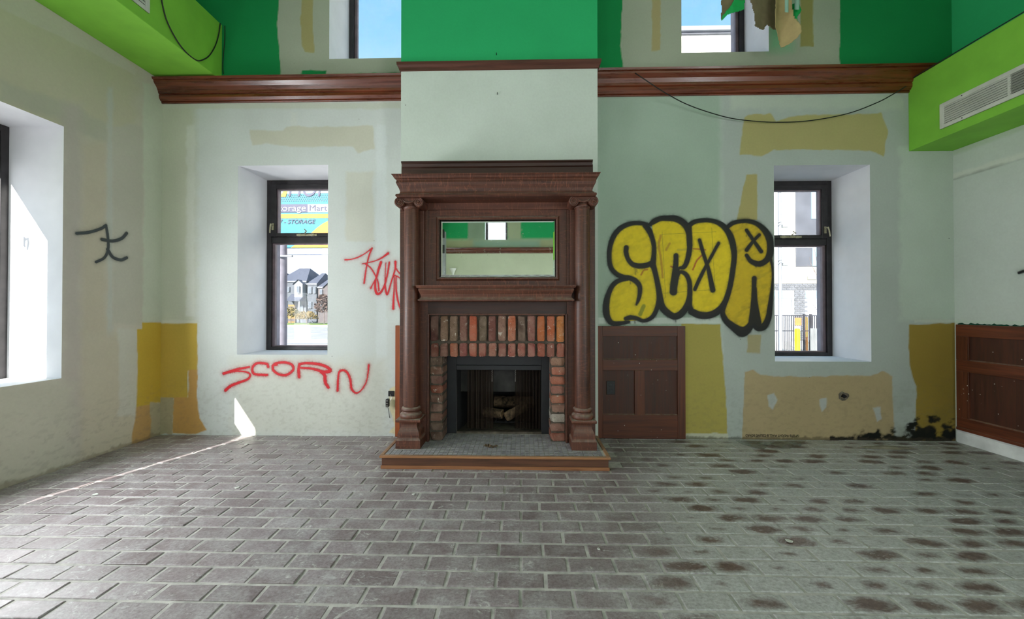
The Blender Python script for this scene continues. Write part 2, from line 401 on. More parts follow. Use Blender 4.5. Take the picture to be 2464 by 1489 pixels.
def mosaic():
    t = NT('mosaic_tile'); p = t.pos(); n = t.noise(p, 18, 4)
    v = t.n('ShaderNodeTexVoronoi', feature='F1'); t.l(t.mp(p, (30.3, 30.3, 1)), v.inputs['Vector']); v.inputs['Scale'].default_value = 1.0
    c = t.mix(t.mr(v.outputs['Color'], 0.2, 0.8), lin(128, 126, 130), lin(156, 154, 158))
    c = t.mix(t.mr(n, 0.4, 0.7, 0, 0.4), c, lin(180, 178, 174))
    t.set(Base_Color=c, Roughness=0.62); return t.m

def mesh_screen():
    t = NT('spark_mesh'); p = t.pos(); s = t.n('ShaderNodeSeparateXYZ'); t.l(p, s.inputs[0])
    a = t.math('SINE', t.math('MULTIPLY', t.math('ADD', s.outputs[0], s.outputs[2]), 1100.0)); b = t.math('SINE', t.math('MULTIPLY', t.math('SUBTRACT', s.outputs[0], s.outputs[2]), 1100.0))
    wv = t.math('GREATER_THAN', t.math('MAXIMUM', a, b), 0.15)
    t.set(Base_Color=lin(58, 46, 36), Roughness=0.5, Metallic=0.5, Alpha=t.math('MULTIPLY', wv, 0.9)); return t.m

ROW0, ROWP, COL0, COLP = 1.381, 0.1018, 0.096, 0.2015     # paver courses
M = {}
M['wall'] = painted('wall_paint'); M['spray'] = spray('spray_paint')
M['brick_floor'] = brick_floor(); M['old_brick'] = old_brick(); M['mosaic'] = mosaic(); M['mesh'] = mesh_screen()
M['mortar_floor'] = plain('floor_mortar', (182, 179, 174), 0.9, 0.14, 20, bump=0.4)
M['mortar'] = plain('brick_mortar', (84, 76, 66), 0.95, 0.2, 25, bump=0.6)
M['grout'] = plain('tile_grout', (196, 192, 186), 0.9, 0.12, 30)
M['reveal'] = plain('window_reveal_paint', (238, 238, 240), 0.75, 0.03, 3)
M['white_trim'] = plain('white_baseboard_paint', (236, 239, 238), 0.5, 0.08, 7)
M['lime'] = plain('lime_green_paint', (130, 198, 62), 0.7, 0.05, 4)
M['ceiling'] = plain('ceiling_paint', (190, 196, 190), 0.9, 0.05, 2)
M['frame'] = plain('window_frame_bronze', (44, 40, 42), 0.45, 0.2, 14)
M['gasket'] = plain('window_bead', (120, 104, 110), 0.5, 0.1, 14)
M['glass'] = glass('window_glass')
M['latch'] = plain('latch_metal', (176, 168, 140), 0.4, 0.15, 40, metal=0.6)
M['oak_x'] = wood('mantel_oak_level', (58, 31, 22), (102, 60, 43), 'x', 0.48, ray_fleck=0.5, dusty=0.75)
M['oak_z'] = wood('mantel_oak_upright', (54, 30, 22), (98, 58, 42), 'z', 0.44, ray_fleck=0.4, dusty=0.75)
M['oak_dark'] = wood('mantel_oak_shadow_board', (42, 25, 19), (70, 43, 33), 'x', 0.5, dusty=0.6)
M['rail_wood'] = wood('picture_rail_wood', (62, 24, 13), (122, 56, 28), 'x', 0.28, 0.8, coat=0.5)
M['hearth_wood'] = wood('hearth_wood', (60, 36, 25), (104, 66, 44), 'x', 0.55, dusty=0.5)
M['panel_x'] = wood('wainscot_wood_level', (64, 30, 16), (108, 56, 32), 'x', 0.5, dusty=0.4, specks=True)
M['panel_z'] = wood('wainscot_wood_upright', (64, 30, 16), (112, 58, 32), 'z', 0.5, dusty=0.4, specks=True)
M['panel_in'] = wood('wainscot_wood_field', (52, 26, 16), (84, 44, 28), 'z', 0.55, dusty=0.4, specks=True)
M['panel_y'] = wood('wainscot_wood_along', (70, 32, 17), (122, 62, 34), 'y', 0.5, dusty=0.4)
M['orange_wood'] = wood('bare_stained_wood', (118, 54, 18), (160, 80, 32), 'z', 0.5)
M['black_metal'] = plain('black_steel', (30, 32, 36), 0.5, 0.15, 9)
M['firebox'] = plain('sooty_steel', (44, 42, 40), 0.7, 0.3, 9)
M['soot_and_hole_dark'] = plain('soot_and_hole_dark', (14, 14, 15), 0.9, 0.3, 9)
M['log'] = plain('log_bark', (98, 80, 60), 0.95, 0.5, 26, bump=0.9)
M['log_end'] = plain('log_end', (150, 122, 92), 0.9, 0.3, 40)
M['chain'] = plain('chain_metal', (170, 168, 162), 0.35, 0.1, 40, metal=0.8)
M['cable'] = plain('cable_black', (22, 24, 22), 0.6, 0.1, 10)
M['outlet'] = plain('outlet_black', (24, 25, 26), 0.4, 0.1, 30)
M['vent'] = plain('vent_enamel', (206, 208, 196), 0.45, 0.05, 10)
M['vent_back'] = plain('vent_shadow', (34, 34, 34), 0.9, 0.1, 10)
M['paper_brown'] = plain('torn_paper_brown', (118, 106, 78), 0.9, 0.06, 12)
M['paper_tan'] = plain('torn_paper_tan', (176, 156, 108), 0.9, 0.06, 12)
M['paper_green'] = plain('torn_paper_green', (20, 170, 84), 0.8, 0.06, 10)
M['paper_mint'] = plain('torn_paper_mint', (150, 190, 170), 0.8, 0.06, 10)
M['ink'] = plain('ink', (26, 26, 26), 0.8, 0.05, 10)
M['plastic'] = glass('clear_plastic', (0.80, 0.82, 0.80), 0.12, 0.22)
M['leaf'] = plain('dead_leaf', (84, 68, 48), 0.9, 0.4, 60)
M['chip'] = plain('paint_flake', (206, 208, 200), 0.8, 0.1, 30)
mt = NT('mirror_glass'); mt.set(Base_Color=(0.80, 0.88, 0.84), Metallic=1.0, Roughness=mt.mr(mt.noise(mt.pos(), 40, 5, 0.75), 0.6, 0.75, 0.015, 0.25)); M['mirror'] = mt.m
# ------------------------------------------------------------------ walls: coats, bare board, filler and one bay's shade traced on to each wall's own plane
GREEN, GREEN_L = (20, 142, 76), (46, 176, 108)
def paint(A, B, base, layers):
    c = np.empty(A.shape + (3,)); c[:] = lin(base)
    for i, L in enumerate(layers):
        pts, rgb = L[0], L[1]; rag = L[2] if len(L) > 2 else 0.012; soft = L[3] if len(L) > 3 else 0.004; op = L[4] if len(L) > 4 else 1.0
        xs = [p[0] for p in pts]; ys = [p[1] for p in pts]; mg = rag * 2 + soft * 2 + 0.02
        m = (A > min(xs) - mg) & (A < max(xs) + mg) & (B > min(ys) - mg) & (B < max(ys) + mg)
        if not m.any(): continue
        a, b = A[m], B[m]
        d = sdf_poly(a, b, pts) + rag * 2 * (fbm(a * 14, b * 14, 31 * i + 5, 4) - 0.5)
        k = (sstep(d, soft) * op)[:, None]
        c[m] = c[m] * (1 - k) + np.array(lin(rgb)) * k
    return c
def coords(lo, hi, fine_lo, fine_hi, step, coarse=0.2, extra=()):
    a = [np.arange(lo, fine_lo, coarse)] if fine_lo > lo else []
    a += [np.arange(max(lo, fine_lo), min(hi, fine_hi), step)]
    if fine_hi < hi: a += [np.arange(fine_hi, hi, coarse)]
    a = np.concatenate(a + [np.array([lo, hi] + list(extra))]); a = np.unique(np.round(a, 5))
    ex = set(round(x, 5) for x in list(extra) + [lo, hi])
    keep = [0]
    for i in range(1, len(a)):
        if a[i] - a[keep[-1]] < step * 0.35 and a[i] not in ex: continue
        if a[i] - a[keep[-1]] < step * 0.35 and a[keep[-1]] not in ex: keep[-1] = i; continue
        keep.append(i)
    return a[keep]
def wall(name, T, ac, bc, holes, base, layers, extra=None, mat=None):
    A, B = np.meshgrid(ac, bc, indexing='ij')
    c = paint(A, B, base, layers)
    if extra is not None: c = extra(A, B, c)
    co = T(A.ravel(), B.ravel())
    ca, cb = (ac[:-1] + ac[1:]) / 2, (bc[:-1] + bc[1:]) / 2
    keep = np.ones((len(ac) - 1, len(bc) - 1), bool)
    for a0, a1, b0, b1 in holes: keep &= ~(((ca > a0) & (ca < a1))[:, None] & ((cb > b0) & (cb < b1))[None, :])
    rgba = np.concatenate([c.reshape(-1, 3), np.ones((A.size, 1))], 1)
    o = place(name, grid_mesh(name, co, keep, len(ac), len(bc), rgba, mat or M['wall']))
    return tag(o, kind='structure')
def PX(f, *pts): return [f(*p) for p in pts]
def rect(f, u0, v0, u1, v1): return [f(u0, v0), f(u1, v0), f(u1, v1), f(u0, v1)]

# openings: (a0, a1, b0, b1, reveal depth)
W_BL = (-2.505, -1.700, 0.705, 2.370, 0.40)
W_BR = (2.150, 2.952, 0.660, 2.330, 0.42)
W_UL = (-1.695, -0.890, 3.305, 4.45, 0.40)
W_UR = (1.374, 2.114, 3.310, 4.45, 0.37)
W_L = (1.735, 2.690, 0.625, 2.375, 0.39)
W_S = (-0.025, 1.69, 0.55, 2.05, 0.39)
W_LF = (-4.4, -1.95, 0.5, 2.3, 0.39)  # unseen window, widened so more sun bounces off the floor
W_R = (-2.5, -0.7, 0.6, 2.3, 0.39)  # unseen window added to carry the left wall's fill light
W_RH = (-1.22, -0.48, 3.40, 4.45, 0.35)
W_RF = (-2.3, 3.1, 0.12, 2.08, 0.35)

def stains(A, B, c, seed, z0, amt, rgb=(120, 112, 96), fx=9):
    """scuffs and dirt low on the wall"""
    n = fbm(A * fx, B * fx * 1.6, seed, 5); f = np.clip((n - 0.56) * 9, 0, 1) * np.clip((z0 - B) / (z0 * 0.7), 0, 1) * amt
    return c * (1 - f[..., None]) + np.array(lin(rgb)) * f[..., None]

# far wall
far_layers = [
    # left bay, below the rail
    (rect(bw, 300, 60, 470, 800), (204, 206, 186), 0.03, 0.05, 0.9),
    (rect(bw, 395, 246, 965, 262), (206, 210, 194), 0.01, 0.01, 0.8),
    (PX(bw, (600, 312), (680, 313), (690, 304), (820, 306), (898, 300), (903, 360), (862, 366), (850, 352), (700, 354), (640, 345), (608, 350)), (206, 203, 182), 0.015, .006, .8),
    (rect(bw, 832, 412, 898, 580), (210, 209, 194), 0.02, 0.012, .7),
    (rect(bw, 448, 300, 468, 760), (222, 224, 216), 0.02, 0.01, 0.7),
    (rect(bw, 700, 270, 716, 300), (222, 224, 216), 0.02, 0.01, 0.5),
    (rect(bw, 905, 300, 930, 900), (222, 228, 228), 0.02, 0.01, 0.7),
    (rect(bw, 560, 862, 930, 1046), (212, 212, 200), 0.04, 0.06, 0.7),
    (PX(bw, (370, 777), (475, 777), (475, 892), (452, 892), (452, 957), (416, 958), (370, 958)), (200, 170, 76), 0.006),
    (PX(bw, (455, 890), (475, 890), (474, 950), (480, 1005), (497, 1034), (470, 1043), (414, 1043), (418, 956), (453, 956)), (202, 158, 92), 0.008),
    (rect(bw, 370, 957, 416, 1046), (176, 166, 136), 0.02),
    (rect(bw, 390, 770, 474, 778), (214, 214, 198), 0.006),
    (PX(bw, (937, 935), (958, 925), (958, 1046), (936, 1040), (950, 1025), (944, 1000), (938, 985)), (226, 218, 180), 0.006),
    # right bay
    (rect(bw, 1430, 200, 1740, 800), (176, 194, 178), 0.02, 0.05),  # this bay's shading is put into the paint as a darker tone
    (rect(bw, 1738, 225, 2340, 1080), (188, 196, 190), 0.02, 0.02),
    (rect(bw, 2165, 355, 2340, 770), (200, 212, 200), 0.03, 0.02),
    (rect(bw, 1760, 228, 2170, 262), (198, 206, 194), 0.03, 0.02),
    (PX(bw, (1790, 283), (1802, 276), (1855, 272), (1868, 292), (1900, 280), (1960, 276), (2060, 275), (2120, 272), (2137, 312), (2126, 376), (2092, 362), (1980, 360), (1862, 360), (1832, 376), (1780, 372), (1786, 312)), (188, 178, 122), 0.012),
    (PX(bw, (1796, 420), (1821, 420), (1823, 530), (1772, 532), (1780, 490)), (186, 174, 118), 0.010),
    (PX(bw, (1800, 806), (1831, 806), (1830, 851), (1797, 848)), (182, 172, 134), 0.010),
    (PX(bw, (1640, 778), (1733, 780), (1738, 850), (1747, 960), (1750, 1044), (1640, 1046)), (184, 170, 92), 0.008),
    (PX(bw, (1650, 1042), (1752, 1042), (1752, 1062), (1650, 1062)), (206, 206, 184), 0.01),
    (PX(bw, (1792, 896), (1812, 889), (1830, 902), (1890, 906), (2000, 904), (2095, 904), (2122, 893), (2146, 906), (2152, 1075), (1784, 1075)), (190, 170, 132), 0.012),
    (PX(bw, (1846, 950), (1862, 946), (1870, 962), (1860, 985), (1848, 978)), (196, 200, 196), 0.012),
    (PX(bw, (1970, 960), (1988, 958), (1990, 980), (1978, 990)), (196, 200, 196), 0.012),
    (PX(bw, (2100, 982), (2118, 980), (2122, 1008), (2110, 1016)), (196, 200, 196), 0.012),
    (PX(bw, (2187, 781), (2330, 776), (2330, 1075), (2200, 1075), (2203, 1000), (2206, 930), (2194, 900), (2188, 860)), (164, 138, 62), 0.010),
    (rect(bw, 1440, 764, 1735, 779), (214, 222, 214), 0.006, 0.003),
    (rect(bw, 2200, 768, 2300, 776), (206, 212, 200), 0.006, 0.003),
    # above the rail
    (rect(bw, -100, -900, 2800, 190), GREEN, 0.0, 0.004),
    (PX(bw, (668, -900), (672, 0), (667, 60), (672, 120), (676, 190), (980, 190), (980, -900)), (176, 182, 162), 0.006, 0.003),
    (PX(bw, (728, -900), (728, 0), (722, 45), (727, 110), (734, 125), (757, 126), (752, 60), (754, 0), (754, -900)), (172, 164, 112), 0.008, 0.003),
    (PX(bw, (725, 168), (785, 170), (784, 179), (963, 174), (963, 200), (600, 200), (726, 178)), GREEN, 0.010, 0.003),
    (PX(bw, (1498, -900), (1498, 0), (1495, 60), (1492, 110), (1500, 152), (1500, 190), (2028, 190), (2020, 140), (2021, 60), (2022, -900)), (176, 182, 162), 0.008, 0.003),
    (rect(bw, 1568, -900, 1590, 122), (178, 166, 120), 0.014, 0.004),
    (rect(bw, 1926, -900, 1957, 112), (160, 152, 94), 0.006, 0.003),
    (rect(bw, 1848, -60, 1905, 122), (120, 190, 140), 0.02, 0.05, 0.75),
]
def far_extra(A, B, c):
    c = stains(A, B, c, 3, 0.75, 0.13, fx=34)
    # mould in the damp corner
    ux = (A > 2.6); n = fbm(A * 16, B * 22, 77, 5)
    zt = np.interp(A, [2.5, 2.95, 3.05, 3.2, 3.4, 3.7], [0.03, 0.08, 0.10, 0.16, 0.22, 0.20])
    f = np.clip((n - 0.36 - 0.42 * np.clip(B / zt, 0, 2) + 0.18) * 6, 0, 1) * ux
    c = c * (1 - f[..., None]) + np.array(lin(24, 26, 22)) * f[..., None]
    g = np.clip((fbm(A * 5, B * 5, 91, 4) - 0.45) * 4, 0, 1) * np.clip((0.55 - B) / 0.5, 0, 1) * np.clip((A - 3.05) / 0.15, 0, 1) * 0.45
    c = c * (1 - g[..., None]) + np.array(lin(96, 88, 56)) * g[..., None]
    # dirt line where the board meets the floor
    n = fbm(A * 30, B * 30, 13, 3); f = np.clip((0.024 * n * 2 - B) * 50, 0, 0.6) * (A > 0.6)
    c = c * (1 - f[..., None]) + np.array(lin(70, 62, 50)) * f[..., None]
    return c
far_holes = [W_BL[:4], W_BR[:4], W_UL[:4], W_UR[:4], (XC - 0.43, XC + 0.43, -0.01, 0.74)]
exa = [x for h in far_holes for x in h[:2]]; exb = [x for h in far_holes for x in h[2:4]]
ac = coords(XL, XR, XL, XR, 0.0085, extra=exa); bc = coords(-0.01, ZC, -0.01, 3.8, 0.0085, 0.15, extra=exb)
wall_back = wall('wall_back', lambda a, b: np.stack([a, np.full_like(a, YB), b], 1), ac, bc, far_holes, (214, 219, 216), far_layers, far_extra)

# left wall
left_layers = [
    (rect(lw, -200, 0, 330, 330), (200, 194, 170), 0.05, 0.06, 0.9),
    (PX(lw, (0, -10), (72, -60), (331, 168), (326, 182), (275, 155), (180, 105), (0, 20)), (206, 200, 186), 0.010, 0.004),
    (PX(lw, (0, 190), (60, 215), (170, 250), (260, 300), (262, 345), (200, 325), (150, 290), (0, 238)), (184, 184, 170), 0.02, 0.02, 0.6),
    (rect(lw, 150, 250, 196, 1100), (196, 188, 178), 0.03, 0.03),
    (rect(lw, 196, 345, 258, 1100), (200, 188, 164), 0.02, 0.03, .6),
    (rect(lw, 258, 210, 272, 1000), (200, 200, 190), 0.015, 0.01),
    (rect(lw, 272, 300, 345, 780), (198, 194, 180), 0.02, 0.01),
    (rect(lw, 345, 200, 410, 775), (206, 210, 192), 0.02, 0.01),
    (rect(lw, 205, 800, 325, 1150), (204, 196, 176), 0.03, 0.03),
    (rect(lw, 285, 790, 330, 1000), (208, 206, 194), 0.015, 0.01),
    (PX(lw, (330, 792), (342, 792), (342, 776), (410, 776), (410, 975), (380, 968), (328, 982), (331, 900)), (206, 174, 66), 0.006),
    (PX(lw, (329, 980), (362, 972), (364, 1010), (366, 1070), (316, 1080), (320, 1030)), (198, 160, 104), 0.010),
    (rect(lw, 362, 968, 410, 1070), (184, 174, 146), 0.012),
    (rect(lw, -300, 925, 180, 1250), (200, 196, 180), 0.05, 0.05),
]
_ya = [W_L, W_S, W_LF]
def left_extra(A, B, c):
    c = stains(A, B, c, 5, 0.62, 0.20, (124, 120, 110), 30)
    up = (B > 3.3)[..., None]; c = np.where(up, np.array(lin(GREEN)), c)
    n = fbm(A * 30, B * 30, 19, 3); f = np.clip((0.03 * n * 2 - B) * 30, 0, 0.5)
    return c * (1 - f[..., None]) + np.array(lin(120, 106, 82)) * f[..., None]
ac = coords(YR, YB, 1.0, YB, 0.0085, 0.2, extra=[x for h in _ya for x in h[:2]]); bc = coords(-0.01, ZC, -0.01, 3.3, 0.0085, 0.2, extra=[x for h in _ya for x in h[2:4]])
wall_left = wall('wall_left', lambda a, b: np.stack([np.full_like(a, XL), a, b], 1), ac, bc, [h[:4] for h in _ya], (206, 200, 186), left_layers, left_extra)

# right wall
right_layers = [
    ([(-8, 2.40), (4, 2.40), (4, 6), (-8, 6)], (196, 210, 190), 0.01, 0.01),
    ([(-8, 3.0), (4, 3.0), (4, 6), (-8, 6)], GREEN_L, 0.0, 0.004),
    ([(-8, 2.205), (3.6, 2.205), (3.6, 2.245), (-8, 2.245)], (222, 226, 216), 0.006, 0.003),
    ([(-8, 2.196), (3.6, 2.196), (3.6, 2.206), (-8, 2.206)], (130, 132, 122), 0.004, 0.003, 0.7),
    ([(-8, 0.985), (3.6, 0.985), (3.6, 1.015), (-8, 1.015)], (206, 220, 206), 0.006, 0.003),
]
ac = coords(YR, YB, 2.0, YB, 0.012, 0.25, extra=W_R[:2]); bc = coords(-0.01, ZC, 0.9, 2.6, 0.012, 0.2, extra=W_R[2:4])
wall_right = wall('wall_right', lambda a, b: np.stack([np.full_like(a, XR), a, b], 1), ac, bc, [W_R[:4]], (210, 218, 210), right_layers)

# rear wall (seen in the overmantel mirror)
rear_layers = [
    ([(-4, 3.40), (4, 3.40), (4, 6), (-4, 6)], GREEN_L, 0.0, 0.01),
    ([(-1.78, 3.30), (-1.22, 3.30), (-1.22, 6), (-1.78, 6)], (160, 176, 154), 0.02, 0.01),
    ([(-0.48, 3.30), (-0.02, 3.30), (-0.02, 6), (-0.48, 6)], (186, 190, 160), 0.02, 0.01),
    ([(-4, 3.14), (4, 3.14), (4, 3.40), (-4, 3.40)], (186, 184, 150), 0.02, 0.02),
    ([(-1.6, 3.14), (0.6, 3.14), (0.6, 3.39), (-1.6, 3.39)], (164, 186, 168), 0.04, 0.06),
]
ac = coords(XL, XR, XL, XR, 0.06, extra=[W_RH[0], W_RH[1], W_RF[0], W_RF[1]]); bc = coords(0, ZC, 0, ZC, 0.06, extra=[W_RH[2], W_RH[3], W_RF[2], W_RF[3]])
wall_rear = wall('wall_rear', lambda a, b: np.stack([a, np.full_like(a, YR), b], 1), ac, bc, [W_RH[:4], W_RF[:4]], (222, 224, 200), rear_layers)

# outer skins keep the shell light-tight; the reveals join them
M['outer_reveal'] = plain('outer_reveal_stone', (150, 142, 150), 0.85, 0.12, 9)
M['render'] = plain('outer_render', (176, 170, 160), 0.9, 0.1, 3)
def skin(name, T, a0, a1, b0, b1, holes, parent):
    xs = sorted({a0, a1} | {x for h in holes for x in h[:2]}); zs = sorted({b0, b1} | {x for h in holes for x in h[2:4]})
    m = MB()
    for i in range(len(xs) - 1):
        for j in range(len(zs) - 1):
            ca, cb = (xs[i] + xs[i + 1]) / 2, (zs[j] + zs[j + 1]) / 2
            if any(h[0] < ca < h[1] and h[2] < cb < h[3] for h in holes): continue
            m.quad(T(xs[i], zs[j]), T(xs[i + 1], zs[j]), T(xs[i + 1], zs[j + 1]), T(xs[i], zs[j + 1]))
    return m.build(name, M['render'], parent)
TH, TS = 0.62, 0.45
skin('outer_face', lambda a, b: (a, YB + TH, b), XL - TS, XR + TS, -1.0, ZC, [W_BL[:4], W_BR[:4], W_UL[:4], W_UR[:4]], wall_back)
skin('outer_face', lambda a, b: (XL - TS, a, b), YR - TS, YB + TH, -1.0, ZC, [h[:4] for h in _ya], wall_left)
skin('outer_face', lambda a, b: (XR + TS, a, b), YR - TS, YB + TH, -1.0, ZC, [W_R[:4]], wall_right)
skin('outer_face', lambda a, b: (a, YR - TS, b), XL - TS, XR + TS, -1.0, ZC, [W_RH[:4], W_RF[:4]], wall_rear)
tag(MB().box(XL - TS, XR + TS, YR - TS, YB + TH, ZC, ZC + 0.15).build('ceiling', M['ceiling']), kind='structure')

# chimney breast
CH0, CH1 = XC - 0.797, XC + 0.800
ch_layers = [([(CH0 - 1, 3.07), (CH1 + 1, 3.07), (CH1 + 1, 6), (CH0 - 1, 6)], (44, 178, 108), 0.0, 0.003)]
ac = coords(CH0, CH1, CH0, CH1, 0.03, extra=[XC - 0.536, XC + 0.536]); bc = coords(0, ZC, 0, 3.8, 0.03, 0.2, extra=[1.07])
wall_chimney = wall('wall_chimney', lambda a, b: np.stack([a, np.full_like(a, YCH), b], 1), ac, bc, [(XC - 0.536, XC + 0.536, 0, 1.07)], (210, 220, 210), ch_layers)
for x in (CH0, CH1):
    ac2 = np.array([YCH, YB + 0.001]); bc2 = np.array([0, 3.06, 3.08, ZC])
    c = np.array([lin(210, 220, 210)] * 2 + [lin(44, 178, 108)] * 2)
    rg = np.concatenate([np.tile(c, (2, 1)), np.ones((8, 1))], 1)
    A, B = np.meshgrid(ac2, bc2, indexing='ij')
    place('return_face', grid_mesh('return_face', np.stack([np.full(8, x), A.ravel(), B.ravel()], 1), np.ones((1, 3), bool), 2, 4, rg, M['wall']), wall_chimney)

# lime green boxed-in ducts along both side walls
SL = (XL, -2.655, 3.125, 3.62); SR = (3.275, XR, 2.44, 3.035)
for nm, (x0, x1, z0, z1) in (('wall_soffit_left', SL), ('wall_soffit_right', SR)):
    o = MB().box(x0 + 0.0, x1, YR, YB - 0.0005, z0, z1).build(nm, M['lime'], bevel=0.004)
    tag(o, kind='structure')

# ------------------------------------------------------------------ picture rails
def rail_prof(y0, z0, h, d):
    """(y,z) section of the crown moulding; y0 wall face"""
    q = [(0, 0), (0.10, 0.0), (0.14, 0.035), (0.10, 0.07), (0.20, 0.09), (0.34, 0.20), (0.36, 0.33), (0.30, 0.37), (0.40, 0.40), (0.44, 0.50), (0.58, 0.66), (0.80, 0.80), (0.84, 0.88), (0.78, 0.89), (0.95, 0.92), (1.0, 1.0), (0, 1.0)]
    return [(y0 - a * d, z0 + b * h) for a, b in q]
def rail(name, prof, x0, x1):
    return tag(MB().prism_x(prof, x0, x1).build(name, M['rail_wood']), kind='structure')
rail('trim_1', rail_prof(YB, 2.925, 0.182, 0.11), XL, CH0)
rail('trim_2', rail_prof(YB, 2.935, 0.190, 0.11), CH1, XR)
m = MB().wrap([(0.0, 3.045), (0.012, 3.05), (0.015, 3.07), (0.028, 3.085), (0.030, 3.108), (0.018, 3.115)], XC, 0.797, YCH, YB)
tag(m.build('trim_3', wood('chimney_rail_wood', (58, 30, 22), (98, 54, 38), 'x', 0.4)), kind='structure')
pr = [(2 * YR - y, z) for y, z in rail_prof(YR, 2.95, 0.18, 0.10)]
tag(MB().prism_x(pr, XL, XR).build('trim_4', M['rail_wood']), kind='structure')

# ------------------------------------------------------------------ floor: mortar bed and pavers
floor = tag(MB().box(XL - .04, XR + .04, YR - .04, YB + 0.04, -0.12, -0.003).build('floor', M['mortar_floor']), kind='structure')
JT = 0.0065
def paver(cx, cy, hx, hy, k):
    """a paver with worn arrises: top face, chamfer, sides"""
    rr = random.Random(k); c = 0.0035; dz = rr.uniform(-0.0012, 0.0012); tx, ty = rr.uniform(-.0015, .0015), rr.uniform(-.0015, .0015)
    def z(x, y): return dz + tx * x / hx + ty * y / hy
    top = [(sx * (hx - c), sy * (hy - c)) for sx, sy in ((-1, -1), (1, -1), (1, 1), (-1, 1))]
    out = [(sx * hx, sy * hy) for sx, sy in ((-1, -1), (1, -1), (1, 1), (-1, 1))]
    v = [(cx + x, cy + y, z(x, y)) for x, y in top] + [(cx + x, cy + y, z(x, y) - 0.002) for x, y in out] + [(cx + x, cy + y, -0.02) for x, y in out]
    f = [(0, 1, 2, 3)] + [(4 + i, 4 + (i + 1) % 4, (i + 1) % 4, i) for i in range(4)] + [(8 + i, 8 + (i + 1) % 4, 4 + (i + 1) % 4, 4 + i) for i in range(4)]
    return v, f
HX0, HX1, HY0 = XC - 0.79, XC + 0.79, 2.745
pavers = []
r0, r1 = math.floor((YR - ROW0) / ROWP), math.ceil((YB - ROW0) / ROWP)
for r in range(r0, r1):
    y0, y1 = ROW0 + r * ROWP + JT, ROW0 + (r + 1) * ROWP - JT
    y0, y1 = max(y0, YR), min(y1, YB - 0.004)
    if y1 - y0 < 0.012: continue
    off = COL0 + (abs(r) % 2) * COLP / 2
    for cidx in range(math.floor((XL - off) / COLP), math.ceil((XR - off) / COLP)):
        x0, x1 = max(off + cidx * COLP + JT, XL + 0.003), min(off + (cidx + 1) * COLP - JT, XR - 0.003)
        if x1 - x0 < 0.012: continue
        cx, cy = (x0 + x1) / 2, (y0 + y1) / 2
        if HX0 < cx < HX1 and cy > HY0 + 0.02: continue      # under the hearth
        area = 0
        if cy > 0.5:
            q = [project((x, y, 0)) for x, y in ((x0, y0), (x1, y0), (x1, y1), (x0, y1))]
            mu = sum(a[0] for a in q) / 4; mv = sum(a[1] for a in q) / 4
            if -40 < mu < 2504 and mv < 1510:
                area = abs(sum(q[i][0] * q[(i + 1) % 4][1] - q[(i + 1) % 4][0] * q[i][1] for i in range(4))) / 2
        pavers.append((area, cx, cy, (x1 - x0) / 2, (y1 - y0) / 2, r * 1000 + cidx))
pavers.sort(key=lambda a: -a[0])
full = COLP / 2 - JT; cache = {}
for area, cx, cy, hx, hy, k in pavers[:298]:
    key = (round(hx, 4), round(hy, 4), k % 12)
    if key not in cache:
        v, f = paver(0, 0, hx, hy, k % 12); me = bpy.data.meshes.new('brick'); me.from_pydata(v, [], f); me.materials.append(M['brick_floor']); me.update(); cache[key] = me
    o = bpy.data.objects.new('brick', cache[key]); col.objects.link(o); o.parent = floor; o.location = (cx, cy, 0)
m = MB()
for area, cx, cy, hx, hy, k in pavers[298:]: m.add(*paver(cx, cy, hx, hy, k))
me = bpy.data.meshes.new('brick_paving'); me.from_pydata(m.v, [], m.f); me.materials.append(M['brick_floor']); me.update()
tag(place('brick_paving', me, floor), kind='stuff')

